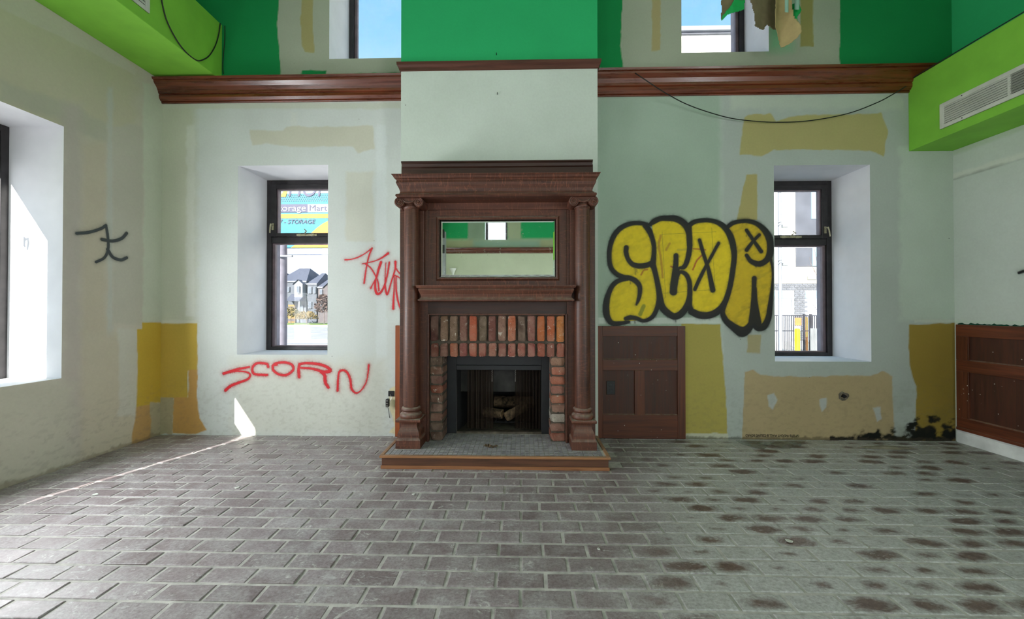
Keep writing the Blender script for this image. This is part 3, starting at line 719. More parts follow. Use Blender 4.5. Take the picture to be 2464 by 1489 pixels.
# ------------------------------------------------------------------ windows
WN = [0]
def window(T, a0, a1, b0, b1, rd, transom=None, th=TS, mull=(), bead_w=0.028):
    """T(a, depth outward, b) -> room; white reveal, bronze frame, opening top light over fixed pane"""
    WN[0] += 1
    w = empty('window_%d' % WN[0], T(((a0 + a1) / 2, rd, b0))); tag(w, kind='structure')
    m = MB(T)
    for q in ([(a0, 0, b0), (a0, rd + .05, b0), (a0, rd + .05, b1), (a0, 0, b1)], [(a1, 0, b0), (a1, 0, b1), (a1, rd + .05, b1), (a1, rd + .05, b0)],
              [(a0, 0, b0), (a1, 0, b0), (a1, rd + .05, b0), (a0, rd + .05, b0)], [(a0, 0, b1), (a0, rd + .05, b1), (a1, rd + .05, b1), (a1, 0, b1)]): m.quad(*q)
    m.build('reveal', M['reveal'], w)
    m = MB(T); e0 = rd + .05
    for q in ([(a0, e0, b0), (a0, th, b0), (a0, th, b1), (a0, e0, b1)], [(a1, e0, b0), (a1, e0, b1), (a1, th, b1), (a1, th, b0)],
              [(a0, e0, b0), (a1, e0, b0), (a1, th, b0), (a0, th, b0)], [(a0, e0, b1), (a0, th, b1), (a1, th, b1), (a1, e0, b1)]): m.quad(*q)
    m.build('outer_reveal', M['outer_reveal'], w)
    d0, d1 = rd, rd + 0.06; fw = 0.045
    m = MB(T)
    m.box(a0, a0 + fw, d0, d1, b0, b1).box(a1 - fw, a1, d0, d1, b0, b1).box(a0 + fw, a1 - fw, d0, d1, b0, b0 + 0.032).box(a0 + fw, a1 - fw, d0, d1, b1 - fw, b1)
    if transom: m.box(a0 + fw, a1 - fw, d0 + .005, d1, transom - 0.03, transom + 0.03)
    for x in mull: m.box(x - 0.02, x + 0.02, d0 + .004, d1, b0 + 0.032, b1 - fw)
    m.build('frame', M['frame'], w, bevel=0.003)
    lo1 = (transom - 0.03) if transom else b1 - fw
    m = MB(T); x0, x1, z0 = a0 + fw, a1 - fw, b0 + 0.032
    g = bead_w
    m.box(x0, x0 + g, d0 + .022, d1 - .004, z0, lo1).box(x1 - g, x1, d0 + .022, d1 - .004, z0, lo1).box(x0 + g, x1 - g, d0 + .022, d1 - .004, z0, z0 + g * .45).box(x0 + g, x1 - g, d0 + .022, d1 - .004, lo1 - g * .4, lo1)
    m.build('glazing_bead', M['gasket'], w, bevel=0.002)
    MB(T).box(x0 + g * .5, x1 - g * .5, d0 + .036, d0 + .042, z0, lo1).build('pane', M['glass'], w)
    if transom:
        s = 0.055; z0, z1 = transom + 0.03, b1 - fw
        m = MB(T).box(x0, x0 + s, d0 - .014, d1 - .012, z0, z1).box(x1 - s, x1, d0 - .014, d1 - .012, z0, z1).box(x0 + s, x1 - s, d0 - .014, d1 - .012, z0, z0 + s * .62).box(x0 + s, x1 - s, d0 - .014, d1 - .012, z1 - s * .75, z1)
        sash = m.build('sash', M['frame'], w, bevel=0.003)
        m = MB(T); y0, y1 = z0 + s * .62, z1 - s * .75; h = 0.012
        m.box(x0 + s, x0 + s + h, d0 + .002, d1 - .012, y0, y1).box(x1 - s - h, x1 - s, d0 + .002, d1 - .012, y0, y1).box(x0 + s + h, x1 - s - h, d0 + .002, d1 - .012, y1 - h * .7, y1)
        m.build('glazing_bead', M['gasket'], sash, bevel=0.002)
        MB(T).box(x0 + s, x1 - s, d0 + .018, d0 + .024, y0, y1).build('pane', M['glass'], sash)
        # stay bar on the bottom rail and cockspur handle on the stile
        zc = z0 + 0.006; xm = (a0 + a1) / 2 + 0.005
        m = MB(T).box(xm - .10, xm + .10, d0 - .021, d0 - .013, zc, zc + .018).box(xm - .085, xm - .055, d0 - .026, d0 - .02, zc - .004, zc + .020).box(xm + .045, xm + .075, d0 - .026, d0 - .02, zc - .004, zc + .020)
        stay = m.build('stay', M['latch'], w, bevel=0.001)
        MB(T).tube([(xm - .01, d0 - .026, zc + .008), (xm + .0, d0 - .045, zc + .03), (xm + .02, d0 - .06, zc + .036), (xm - .004, d0 - .052, zc + .058)], [.007, .006, .006, .004], 6).build('stay_arm', M['latch'], stay, True)
    return w
TB = lambda p: (p[0], YB + p[1], p[2]); TL = lambda p: (XL - p[1], p[0], p[2]); TR = lambda p: (p[0], YR - p[1], p[2])
tb = at_y(700, 577, YB + 0.40)[2]
w1 = window(TB, *W_BL, transom=tb, th=TH)
w2 = window(TB, *W_BR, transom=at_y(1940, 582, YB + .42)[2], th=TH)
w3 = window(TB, *W_UL, th=TH); w4 = window(TB, *W_UR, th=TH)
w5 = window(TL, *W_L)
MB(TL).box(W_L[0] + .045, W_L[1] - .045, W_L[4] + .004, W_L[4] + .05, 2.07, W_L[3] - .045).build('sun_cut_panel', M['frame'], w5, bevel=.003)  # unseen panel added to lower the top of the jamb's sun patch
w6 = window(TL, *W_S)
w7 = window(TL, *W_LF, transom=1.6, mull=(-3.55, -2.75))
w10 = window(lambda p: (XR + p[1], p[0], p[2]), *W_R, transom=1.6, mull=(-1.6,))
w8 = window(TR, *W_RH); w9 = window(TR, *W_RF, mull=(-0.5, 1.3))
def cockspur(T, w, a, d, b, s=1):
    m = MB(T).box(a - .010, a + .010, d - .02, d - .012, b - .035, b + .03)
    m.tube([(a, d - .02, b + .012), (a + s * .006, d - .045, b + .016), (a + s * .012, d - .05, b - .02), (a + s * .022, d - .046, b - .07)], [.008, .008, .007, .006], 7)
    m.build('handle', M['latch'], w, True)
cockspur(TB, w1, W_BL[0] + 0.072, W_BL[4] - .002, at_y(655, 545, 3.84)[2], -0.5)
cockspur(TB, w2, W_BR[1] - 0.075, W_BR[4] - .002, at_y(1990, 553, 3.86)[2], 1)
cockspur(TL, w5, W_L[0] + 0.7, W_L[4] - .002, 1.72, 1)
# unseen board, added in the wide side window to narrow the sunlight
bd = MB(TL).box(W_S[0] + 0.40, W_S[1] - 0.02, W_S[4] - 0.035, W_S[4] - 0.020, W_S[2] + 0.002, 1.64).build('sun_mask_board', plain('plywood', (176, 146, 104), 0.8, 0.12, 12), bevel=0.001)
tag(bd, 'unseen plywood sheet added in the wide side window to narrow the sun', 'board')
# ------------------------------------------------------------------ fireplace: hearth
HZ = 0.09
hearth = tag(empty('fireplace_hearth', (XC, 3.0, 0)), 'raised mosaic-tiled hearth with worn wooden edge under the fireplace', 'hearth')
hx = 0.782
m = MB().box(XC - hx, XC + hx, 2.752, 2.772, 0, HZ - 0.012).box(XC - hx, XC - hx + .02, 2.772, YCH, 0, HZ - .012).box(XC + hx - .02, XC + hx, 2.772, YCH, 0, HZ - .012)
m.build('fascia', M['hearth_wood'], hearth, bevel=0.001)
m = MB().box(XC - hx - .006, XC + hx + .006, 2.744, 2.7525, 0, 0.022)
m.build('base_strip', wood('hearth_strip', (120, 74, 44), (160, 108, 70), 'x', 0.6), hearth, bevel=0.002)
edge = MB()
for pts in ([(XC - hx - .014, 2.738), (XC + hx + .014, 2.738), (XC + hx - .012, 2.764), (XC - hx + .012, 2.764)],
            [(XC - hx - .014, 2.738), (XC - hx + .012, 2.764), (XC - hx + .012, YCH - .001), (XC - hx - .014, YCH - .001)],
            [(XC + hx + .014, 2.738), (XC + hx + .014, YCH - .001), (XC + hx - .012, YCH - .001), (XC + hx - .012, 2.764)]):
    edge.add([(x, y, HZ - .014) for x, y in pts] + [(x, y, HZ + .003) for x, y in pts], [(3, 2, 1, 0), (4, 5, 6, 7)] + [(k, (k + 1) % 4, 4 + (k + 1) % 4, 4 + k) for k in range(4)])
edge.build('nosing', wood('hearth_nosing', (128, 84, 52), (176, 126, 84), 'x', 0.5, dusty=0.3), hearth, bevel=0.004)
MB().box(XC - hx + .012, XC + hx - .012, 2.764, YCH - .001, 0.0, HZ - .0025).box(XC - .42, XC + .41, YCH - .001, YCH + .04, 0.0, HZ - .0025).build('tile_bed', M['grout'], hearth)
TP = 0.0338; tiles = []
for i in range(int((2 * hx - .026) / TP)):
    for j in range(15):
        x = XC - hx + .014 + (i + .5) * TP; y = 2.767 + (j + .5) * TP
        if y > YCH + .035: continue
        if abs(abs(x - XC) - .637) < .085 and 2.885 < y: continue         # under the pedestals
        if abs(x - XC) > .43 and y > 3.08: continue                        # under the brick piers
        tiles.append((x, y))
tiles.sort(key=lambda p: p[1])
def tile(cx, cy, k):
    r = random.Random(k); h = TP / 2 - .0016; c = .0015; dz = r.uniform(-.0006, .0006)
    s4 = ((-1, -1), (1, -1), (1, 1), (-1, 1))
    v = [(cx + a * (h - c), cy + b * (h - c), dz) for a, b in s4] + [(cx + a * h, cy + b * h, dz - .0012) for a, b in s4] + [(cx + a * h, cy + b * h, -.006) for a, b in s4]
    return v, [(0, 1, 2, 3)] + [(4 + i, 4 + (i + 1) % 4, (i + 1) % 4, i) for i in range(4)] + [(8 + i, 8 + (i + 1) % 4, 4 + (i + 1) % 4, 4 + i) for i in range(4)]
tm = []
for k in range(5):
    v, f = tile(0, 0, k); me = bpy.data.meshes.new('tile'); me.from_pydata(v, [], f); me.materials.append(M['mosaic']); me.update(); tm.append(me)
for k, (x, y) in enumerate(tiles[:298]):
    o = bpy.data.objects.new('tile', tm[k % 5]); col.objects.link(o); o.parent = hearth; o.location = (x - XC, y - 3.0, HZ)
m = MB(lambda p: (p[0], p[1], p[2] + HZ))
for k, (x, y) in enumerate(tiles[298:]): m.add(*tile(x, y, k))
me = bpy.data.meshes.new('tile_field'); me.from_pydata(m.v, [], m.f); me.materials.append(M['mosaic']); me.update()
tag(place('tile_field', me, hearth), kind='stuff')

# ------------------------------------------------------------------ brick surround
YK = 3.067; BH = 0.524
surround = tag(empty('brick_surround', (XC, YK + .1, HZ)), 'salvaged red brick surround framing the black firebox', 'brickwork')
zs1, zs0 = at_y(1190, 759, YK)[2], at_y(1190, 821.5, YK)[2]
zh1, zh0 = at_y(1190, 825, YK)[2], at_y(1190, 858.5, YK)[2]
pier_in_l, pier_in_r = XC - BH + .102, XC + BH - .112
m = MB().box(XC - BH, XC + BH, YK + .022, YCH - .002, zh0 + .004, zs1 + .004)
m.box(XC - BH, pier_in_l - .004, YK + .010, YCH + .036, HZ, zh0 + .004).box(pier_in_r + .004, XC + BH, YK + .010, YCH + .036, HZ, zh0 + .004)
m.box(pier_in_l - .01, pier_in_r + .01, YK + .06, YCH + .036, zh0 + .004, zh0 + .06)
m.build('mortar', M['mortar'], surround)
def rough_brick(x0, x1, y0, y1, z0, z1, rgb, seed):
    r = random.Random(seed); bm = bmesh.new(); bmesh.ops.create_cube(bm, size=1.0)
    sx, sy, sz = x1 - x0, y1 - y0, z1 - z0
    bmesh.ops.scale(bm, vec=(sx, sy, sz), verts=bm.verts[:])
    long = [e_ for e_ in bm.edges if abs((e_.verts[0].co - e_.verts[1].co).length - max(sx, sz)) < 1e-5 and max(sx, sz) > 0.09]
    if long: bmesh.ops.subdivide_edges(bm, edges=long, cuts=3, use_grid_fill=True)
    bmesh.ops.bevel(bm, geom=[e_ for e_ in bm.edges if e_.calc_face_angle(0) > 0.8], offset=.006, segments=2, affect='EDGES')
    for v in bm.verts: v.co += Vector((r.uniform(-1, 1), r.uniform(-1, 1), r.uniform(-1, 1))) * 0.0016
    for _ in range(2):                                   # knocked corners
        c = Vector((r.choice((-1, 1)) * sx / 2, -sy / 2, r.choice((-1, 1)) * sz / 2)); k = r.uniform(.012, .026)
        for v in bm.verts:
            d = (v.co - c).length
            if d < k: v.co += (Vector((0, sy * .2, 0)) - v.co).normalized() * (k - d) * .45
    me = bpy.data.meshes.new('brick'); bm.to_mesh(me); bm.free(); me.materials.append(M['old_brick']); me.update()
    o = bpy.data.objects.new('brick', me); col.objects.link(o); o.parent = surround
    o.location = Vector(((x0 + x1) / 2, (y0 + y1) / 2, (z0 + z1) / 2)) - surround.location
    o.color = (*lin(rgb), 1)
S1 = [(96, 58, 50), (120, 92, 70), (128, 104, 84), (128, 84, 72), (186, 96, 66), (104, 88, 70), (118, 72, 62), (142, 108, 92), (186, 104, 70), (84, 64, 52), (140, 88, 78), (186, 106, 62), (184, 98, 60), (206, 132, 74)]
S2 = [(124, 72, 58), (118, 78, 66), (164, 96, 70), (142, 84, 76), (170, 98, 78), (150, 76, 64), (158, 100, 84), (146, 94, 82), (158, 92, 78), (152, 90, 76), (158, 90, 82), (154, 82, 62), (148, 96, 82), (162, 90, 70)]
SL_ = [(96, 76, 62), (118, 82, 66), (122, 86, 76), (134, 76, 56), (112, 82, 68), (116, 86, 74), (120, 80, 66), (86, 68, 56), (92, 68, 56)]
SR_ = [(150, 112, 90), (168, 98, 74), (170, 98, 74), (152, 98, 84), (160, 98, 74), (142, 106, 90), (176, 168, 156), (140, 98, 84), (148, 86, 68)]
bw_ = 2 * BH / 14
for k in range(14):
    x0 = XC - BH + k * bw_
    j = R.uniform(-.002, .002)
    rough_brick(x0 + .0085 + j, x0 + bw_ - .0085 + j, YK + R.uniform(-.004, .004), YCH - .01, zs0 + .002 - (.006 if k == 13 else 0), zs1 - .001, S1[k], 100 + k)
    rough_brick(x0 + .0085 - j, x0 + bw_ - .0085 - j, YK + R.uniform(-.004, .004), YCH - .01, zh0 + R.uniform(-.002, .002), zh1 - .002, S2[k], 200 + k)
ph = (zh0 - HZ) / 9
for k in range(9):
    z1 = zh0 - k * ph
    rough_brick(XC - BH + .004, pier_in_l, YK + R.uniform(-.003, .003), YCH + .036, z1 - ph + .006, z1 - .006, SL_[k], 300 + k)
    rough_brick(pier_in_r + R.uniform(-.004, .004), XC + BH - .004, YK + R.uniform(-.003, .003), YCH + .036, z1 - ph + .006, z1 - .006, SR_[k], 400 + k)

# ------------------------------------------------------------------ firebox insert
YI = 3.262
ins = tag(empty('fireplace_insert', (XC, YI + .2, HZ)), 'black steel firebox with mesh spark curtains inside the brick surround', 'firebox')
zi1 = zh0 + .004; xl, xr = pier_in_l - .002, pier_in_r + .002
oxl, oxr = at_y(1098, 960, YI)[0], at_y(1303, 960, YI)[0]; zo1 = at_y(1190, 878, YI)[2]; zo2 = at_y(1190, 890, YI)[2]
MB().box(xl, oxl, YI, YI + .03, HZ - .06, zi1).box(oxr, xr, YI, YI + .03, HZ - .06, zi1).box(oxl, oxr, YI, YI + .03, zo1, zi1).build('frame', M['black_metal'], ins, bevel=0.002)
MB().box(oxl + .002, oxr - .002, YI - .004, YI + .02, zo2, zo1 - .002).build('header_bar', M['black_metal'], ins, bevel=0.002)
MB().box(oxl, oxr, YI + .0, YI + .04, HZ - .06, HZ + .014).build('threshold', plain('threshold_metal', (92, 84, 72), 0.5, 0.3, 20, metal=0.4), ins, bevel=0.002)
yb = YI + .42
m = MB(); x0, x1, z1 = oxl, oxr, zo1 + .02; xi = 0.07
m.quad((x0, YI + .03, HZ), (x0, YI + .03, z1), (x0 + xi, yb, z1), (x0 + xi, yb, HZ)).quad((x1, YI + .03, HZ), (x1 - xi, yb, HZ), (x1 - xi, yb, z1), (x1, YI + .03, z1))
m.quad((x0 + xi, yb, HZ), (x0 + xi, yb, z1), (x1 - xi, yb, z1), (x1 - xi, yb, HZ)).quad((x0, YI + .03, z1), (x1, YI + .03, z1), (x1 - xi, yb, z1), (x0 + xi, yb, z1))
m.build('fire_chamber', M['soot_and_hole_dark'], ins)
MB().quad((x0, YI + .03, HZ + .002), (x1, YI + .03, HZ + .002), (x1 - xi, yb, HZ + .002), (x0 + xi, yb, HZ + .002)).build('chamber_floor', plain('ash', (70, 66, 54), 0.95, 0.3, 25), ins)
zsm = at_y(1210, 942, YI + .12)[2]
MB().box(x0 + .02, x1 - .02, YI + .12, YI + .128, zsm, z1 - .01).build('smoke_shield', M['firebox'], ins)
def curtain(u0, u1, seed, folds):
    xa, xb = at_y(u0, 960, YI + .05)[0], at_y(u1, 960, YI + .05)[0]; n = folds * 8; m = MB(); r = random.Random(seed)
    vs_, fs = [], []
    ph_ = [r.uniform(-.4, .4) for _ in range(n + 1)]
    for i in range(n + 1):
        t = i / n; y = YI + .06 + .011 * math.sin(2 * math.pi * folds * t + ph_[i] * .5)
        for z in (HZ + .022, (HZ + zo2) / 2, zo2 - .002): vs_.append((xa + (xb - xa) * t, y + (.004 * math.sin(9 * t) if z < .2 else 0), z))
    for i in range(n):
        for k in (0, 1): fs.append((i * 3 + k, (i + 1) * 3 + k, (i + 1) * 3 + k + 1, i * 3 + k + 1))
    return m.add(vs_, fs).build('mesh_curtain', M['mesh'], ins, True)
curtain(1124, 1187, 3, 5); curtain(1239, 1301, 8, 8)
MB().tube([(oxl, YI + .06, zo2 - .004), (oxr, YI + .06, zo2 - .004)], .004, 6).build('curtain_rod', M['black_metal'], ins, True)
for u in (1184, 1240):
    xx = at_y(u, 900, YI + .035)[0]; z = zo2
    m = MB()
    for k in range(7): m.tube([(xx, YI + .035, z - .004 - k * .009), (xx + .002 * (-1) ** k, YI + .035, z - .010 - k * .009)], .0022, 5)
    m.tube([(xx, YI + .035, z - .066), (xx, YI + .035, z - .10)], [.002, .003], 6).build('pull_chain', M['chain'], ins, True)
m = MB()
for k in range(5):
    xx = XC - .12 + k * .085; m.box(xx - .007, xx + .007, YI + .15, YI + .36, HZ + .05, HZ + .064)
m.box(XC - .15, XC + .25, YI + .17, YI + .184, HZ + .038, HZ + .05)
for xx in (XC - .13, XC + .22): m.box(xx - .007, xx + .007, YI + .16, YI + .174, HZ, HZ + .05)
for xx in (XC - .13, XC + .22): m.box(xx - .007, xx + .007, YI + .33, YI + .344, HZ, HZ + .05)
m.build('grate', M['soot_and_hole_dark'], ins)
def log(name, p0, p1, r0, label, seed):
    rr = random.Random(seed); p0, p1 = Vector(p0), Vector(p1); ax = (p1 - p0).normalized(); sd = ax.orthogonal().normalized(); up = ax.cross(sd); n, L = 14, 12
    vs_, fs = [], []
    for i in range(L + 1):
        for k in range(n):
            a = 2 * math.pi * k / n; q = r0 * (1 + .12 * math.sin(3 * a + seed) + rr.uniform(-.07, .07))
            vs_.append(tuple(p0 + (p1 - p0) * (i / L) + (sd * math.cos(a) + up * math.sin(a)) * q))
    for i in range(L):
        for k in range(n): fs.append((i * n + k, i * n + (k + 1) % n, (i + 1) * n + (k + 1) % n, (i + 1) * n + k))
    g = empty(name, p0); MB().add(vs_, fs).build('bark', M['log'], g, True)
    for i, s in ((0, -1), (L, 1)):
        m = MB(); c = p0 if i == 0 else p1
        ring = [Vector(vs_[i * n + k]) for k in range(n)]
        m.add([tuple(c + ax * s * .002)] + [tuple(q) for q in ring], [(0, 1 + k, 1 + (k + 1) % n) for k in range(n)])
        m.build('cut_end', M['log_end'], g)
    return tag(g, label, 'log', 'logs in the firebox')
zg = HZ + .064
log('firewood_log', (XC - .06, YI + .345, zg + .115), (XC + .30, YI + .34, zg + .11), .050, 'dark upper log lying across the back of the firebox', 1)
log('firewood_log', (XC - .14, YI + .25, zg + .048), (XC + .02, YI + .19, zg + .046), .040, 'short pale log with cut end near the gap between the curtains', 2)
log('firewood_log', (XC + .05, YI + .145, zg + .036), (XC + .22, YI + .215, zg + .11), .040, 'thick log leaning diagonally behind the pleated mesh curtain', 3)

# ------------------------------------------------------------------ wooden mantel
man = tag(empty('fireplace_mantel', (XC, 3.1, HZ)), 'tall carved dark oak mantelpiece with columns and framed mirror', 'mantelpiece')
YM = 3.045
bi = BH + .008
MB().box(XC - .742, XC - bi, YM, YCH, HZ + .0012, 2.0).build('side_board', M['oak_z'], man, bevel=0.002)
MB().box(XC + bi, XC + .742, YM, YCH, HZ + .0012, 2.0).build('side_board', M['oak_z'], man, bevel=0.002)
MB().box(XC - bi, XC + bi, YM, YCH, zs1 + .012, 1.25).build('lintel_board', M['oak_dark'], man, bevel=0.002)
m = MB()
g0, g1 = .008, .012
m.box(XC - BH - g1, XC - BH + .003, YM - .010, YM + .02, HZ + .0012, zs1 + g1).box(XC + BH - .003, XC + BH + g1, YM - .010, YM + .02, HZ + .0012, zs1 + g1).box(XC - BH + .003, XC + BH - .003, YM - .010, YM + .02, zs1 + .003, zs1 + g1 + .003)
m.build('brick_bead', M['oak_z'], man, bevel=0.004)
# overmantel with bevelled mirror
gx0, gx1 = at_y(1058, 600, YM)[0], at_y(1337.5, 600, YM)[0]; gz1, gz0 = at_y(1200, 528.5, YM)[2], at_y(1200, 667, YM)[2]
MB().box(XC - bi, gx0 - .004, YM, YCH, 1.25, 2.0).build('stile', M['oak_z'], man, bevel=0.002)
MB().box(gx1 + .004, XC + bi, YM, YCH, 1.25, 2.0).build('stile', M['oak_z'], man, bevel=0.002)
zt = at_y(1200, 505, YM)[2]
MB().box(gx0 - .004, gx1 + .004, YM, YCH, gz1 + .004, 2.0).build('top_rail', M['oak_x'], man, bevel=0.002)
MB().box(gx0 - .004, gx1 + .004, YM, YCH, 1.25, gz0 - .004).build('bottom_rail', M['oak_x'], man, bevel=0.002)
MB().box(XC - bi - .03, XC + bi + .03, YM - .014, YM, zt, 1.93).build('upper_frieze_board', M['oak_x'], man, bevel=0.003)
for s in (-1, 1):
    xa = XC + s * (.60); xb = XC + s * (.555)
    MB().box(min(xa, xb), max(xa, xb), YM - .030, YM, 1.26, 1.93).build('pilaster_strip', M['oak_z'], man, bevel=0.004)
    MB().box(min(XC + s * .742, XC + s * .70), max(XC + s * .742, XC + s * .70), YM - .025, YM, HZ + .0012, 1.93).build('edge_strip', M['oak_z'], man, bevel=0.003)
fr = empty('mirror_frame', (XC, YM, gz0), man); fr.location = Vector((XC, YM, gz0)) - man.location
def mould_bar(p, q, inward, name):
    pass
fo = .026
m = MB()
prof = [(0, 0), (0, -.010), (.006, -.018), (.014, -.018), (.020, -.010), (fo, -.004), (fo, 0)]     # (outward, forward)
corners = [(gx0, gz0, -1, -1), (gx1, gz0, 1, -1), (gx1, gz1, 1, 1), (gx0, gz1, -1, 1)]
for k in range(4):
    A_, B_ = corners[k], corners[(k + 1) % 4]
    va = [(A_[0] + A_[2] * o, YM + d, A_[1] + A_[3] * o) for o, d in prof]; vb = [(B_[0] + B_[2] * o, YM + d, B_[1] + B_[3] * o) for o, d in prof]
    n = len(prof); m = MB().add(va + vb, [(i, i + 1, n + i + 1, n + i) for i in range(n - 1)])
    m.build('moulding', M['oak_x'] if k % 2 == 0 else M['oak_z'], fr)
be = .020
q0 = [(gx0, YM + .010, gz0), (gx1, YM + .010, gz0), (gx1, YM + .010, gz1), (gx0, YM + .010, gz1)]
q1 = [(gx0 + be, YM + .0062, gz0 + be), (gx1 - be, YM + .0062, gz0 + be), (gx1 - be, YM + .0062, gz1 - be), (gx0 + be, YM + .0062, gz1 - be)]
me = bpy.data.meshes.new('mirror'); me.from_pydata(q0 + q1, [], [(4, 5, 6, 7)] + [(k, (k + 1) % 4, 4 + (k + 1) % 4, 4 + k) for k in range(4)]); me.materials.append(M['mirror']); me.update()
o = place('mirror', me, man); o['label'] = 'bevelled mirror glass'
# shelf between the columns
zsh = [at_y(1190, v, 2.87)[2] for v in (725, 719, 716, 693, 688)]
m = MB().wrap([(-.012, zsh[0]), (.004, zsh[0] + .004), (.006, zsh[0] + .014), (-.006, zsh[0] + .02), (-.014, zsh[0] + .035), (-.010, zsh[0] + .055), (.0, zsh[0] + .075), (.004, zsh[0] + .086), (.0, zsh[0] + .094), (.012, zsh[0] + .098), (.018, zsh[0] + .112), (.018, zsh[0] + .118)], XC, .562, 2.885, YM + .01)
m.build('shelf', M['oak_x'], man)
# cornice
cz = 1.915
m = MB().wrap([(-.03, cz), (.0, cz), (.008, cz + .010), (.004, cz + .022), (-.016, cz + .030), (-.020, cz + .045), (-.014, cz + .065), (-.002, cz + .088), (.004, cz + .105), (.0, cz + .122), (.004, cz + .128), (.014, cz + .134), (.022, cz + .148), (.030, cz + .156), (.030, cz + .160)], XC, .718, 2.862, YCH)
m.build('cornice', M['oak_x'], man)
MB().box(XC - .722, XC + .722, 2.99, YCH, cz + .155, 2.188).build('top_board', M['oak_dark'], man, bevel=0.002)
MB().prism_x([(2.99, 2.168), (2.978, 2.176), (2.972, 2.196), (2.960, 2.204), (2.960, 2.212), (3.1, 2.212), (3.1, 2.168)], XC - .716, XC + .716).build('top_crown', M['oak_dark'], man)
def spiral(cx, y, cz_, r, s):
    pts = []
    for k in range(44):
        t = k / 43; a = math.pi / 2 - s * t * 2 * math.pi * 2.25; q = r * (1 - t * .86)
        pts.append((cx + q * math.cos(a), y, cz_ + q * math.sin(a)))
    return pts
for s in (-1, 1):
    cx, cy = XC + s * .637, 2.968
    colm = MB().lathe([(.0545, .375), (.0575, .40), (.0575, .9), (.0555, 1.3), (.0535, 1.86), (.0535, 1.90)], cx, cy, 36).build('column', M['oak_z'], man, True)
    MB().lathe([(.078, .300), (.081, .306), (.082, .318), (.078, .330), (.070, .335), (.063, .341), (.062, .349), (.066, .354), (.071, .359), (.071, .368), (.066, .376), (.056, .380)], cx, cy, 36).build('column_base', M['oak_x'], colm, True)
    h = .090
    p = MB().box(cx - h, cx + h, 2.880, 3.044, HZ + .0012, HZ + .060)
    prof = [(.090, .150), (.082, .163), (.080, .168)]
    for k in range(15):                                   # ogee: full belly below, slender neck above
        t = k / 14; prof.append((.0795 - .0225 * (0.5 - 0.5 * math.cos(math.pi * min(1, max(0, (t - .12) / .70)))) + (.004 * max(0, t - .85) / .15), .172 + .106 * t))
    prof += [(.086, .281), (.090, .286), (.090, .298), (.087, .302)]
    vs_, fs = [], []
    for o_, z in prof:
        vs_ += [(cx - o_, cy - o_ + .0, z), (cx + o_, cy - o_, z), (cx + o_, 3.044, z), (cx - o_, 3.044, z)]
    for i in range(len(prof) - 1):
        for k in range(4): fs.append((i * 4 + k, i * 4 + (k + 1) % 4, i * 4 + 4 + (k + 1) % 4, i * 4 + 4 + k))
    t_ = (len(prof) - 1) * 4; fs += [(3, 2, 1, 0), (t_, t_ + 1, t_ + 2, t_ + 3)]
    p.add(vs_, fs); p.build('pedestal', M['oak_x'], colm, True)
    # Ionic capital
    zc = 1.887; yf = 2.888
    cap = MB().lathe([(.0535, 1.845), (.058, 1.850), (.062, 1.862), (.058, 1.872), (.0535, 1.874)], cx, cy, 32)
    top = [(cx - .085, 1.917), (cx + .085, 1.917), (cx + .085, 1.908)] + [(cx + .06 * math.cos(a), 1.90 - .022 * math.sin(a)) for a in [math.pi * k / 10 for k in range(11)]] + [(cx - .085, 1.908)]
    cap.prism_y(top, yf + .008, 3.04)
    capo = cap.build('capital', M['oak_x'], colm, True)
    for t in (-1, 1):
        vx = cx + t * .071
        v = MB(); n = 26
        ring = [(vx + .0355 * math.cos(2 * math.pi * k / n), zc + .0355 * math.sin(2 * math.pi * k / n)) for k in range(n)]
        v.prism_y(ring, yf + .004, 3.04)
        v.tube(spiral(vx, yf + .003, zc, .032, t), [.0058 * (1 - .35 * k / 43) for k in range(44)], 7)
        v.tube([(vx, yf + .006, zc), (vx, yf - .004, zc)], [.009, .006], 12)
        v.build('volute', M['oak_x'], colm, True)
    MB().tube([(cx - .045, yf + .006, 1.905), (cx - .03, yf + .004, 1.890), (cx, yf + .004, 1.880), (cx + .03, yf + .004, 1.890), (cx + .045, yf + .006, 1.905)], .005, 7).build('capital_swag', M['oak_x'], colm, True)
# ------------------------------------------------------------------ wainscot remnants
def wz(v, u=1540): return at_y(u, v, YB - .02)[2]
def wx(u, v=900): return at_y(u, v, YB - .02)[0]
wp = tag(empty('wainscot', (wx(1540), YB - .02, 0)), 'dark wooden wainscot remnant between fireplace and yellow wall patch', 'wall panel')
xs = [wx(u) for u in (1426, 1450, 1527, 1551, 1630, 1649)]; zs = [0.004, wz(998), wz(891), wz(865), wz(809), wz(784)]
f0, f1 = YB - .024, YB - .001
def part(nm, x0, x1, z0, z1, mat, y0=f0, y1=f1, b=.002): MB().box(x0, x1, y0, y1, z0, z1).build(nm, mat, wp, bevel=b)
part('stile', xs[0], xs[1], zs[0], zs[5], M['panel_z']); part('stile', xs[4], xs[5], zs[0], zs[5], M['panel_z'])
part('rail', xs[1], xs[4], zs[4], zs[5], M['panel_x']); part('rail', xs[1], xs[4], zs[2], zs[3], M['panel_x']); part('rail', xs[1], xs[4], zs[0], zs[1], M['panel_x'])
part('mullion', xs[2], xs[3], zs[1], zs[2], M['panel_z'])
part('field_panel', xs[1], xs[4], zs[3], zs[4], M['panel_in'], YB - .013, YB - .001, 0)
part('field_panel', xs[1], xs[2], zs[1], zs[2], M['panel_in'], YB - .013, YB - .001, 0)
part('field_panel', xs[3], xs[4], zs[1], zs[2], M['panel_in'], YB - .013, YB - .001, 0)
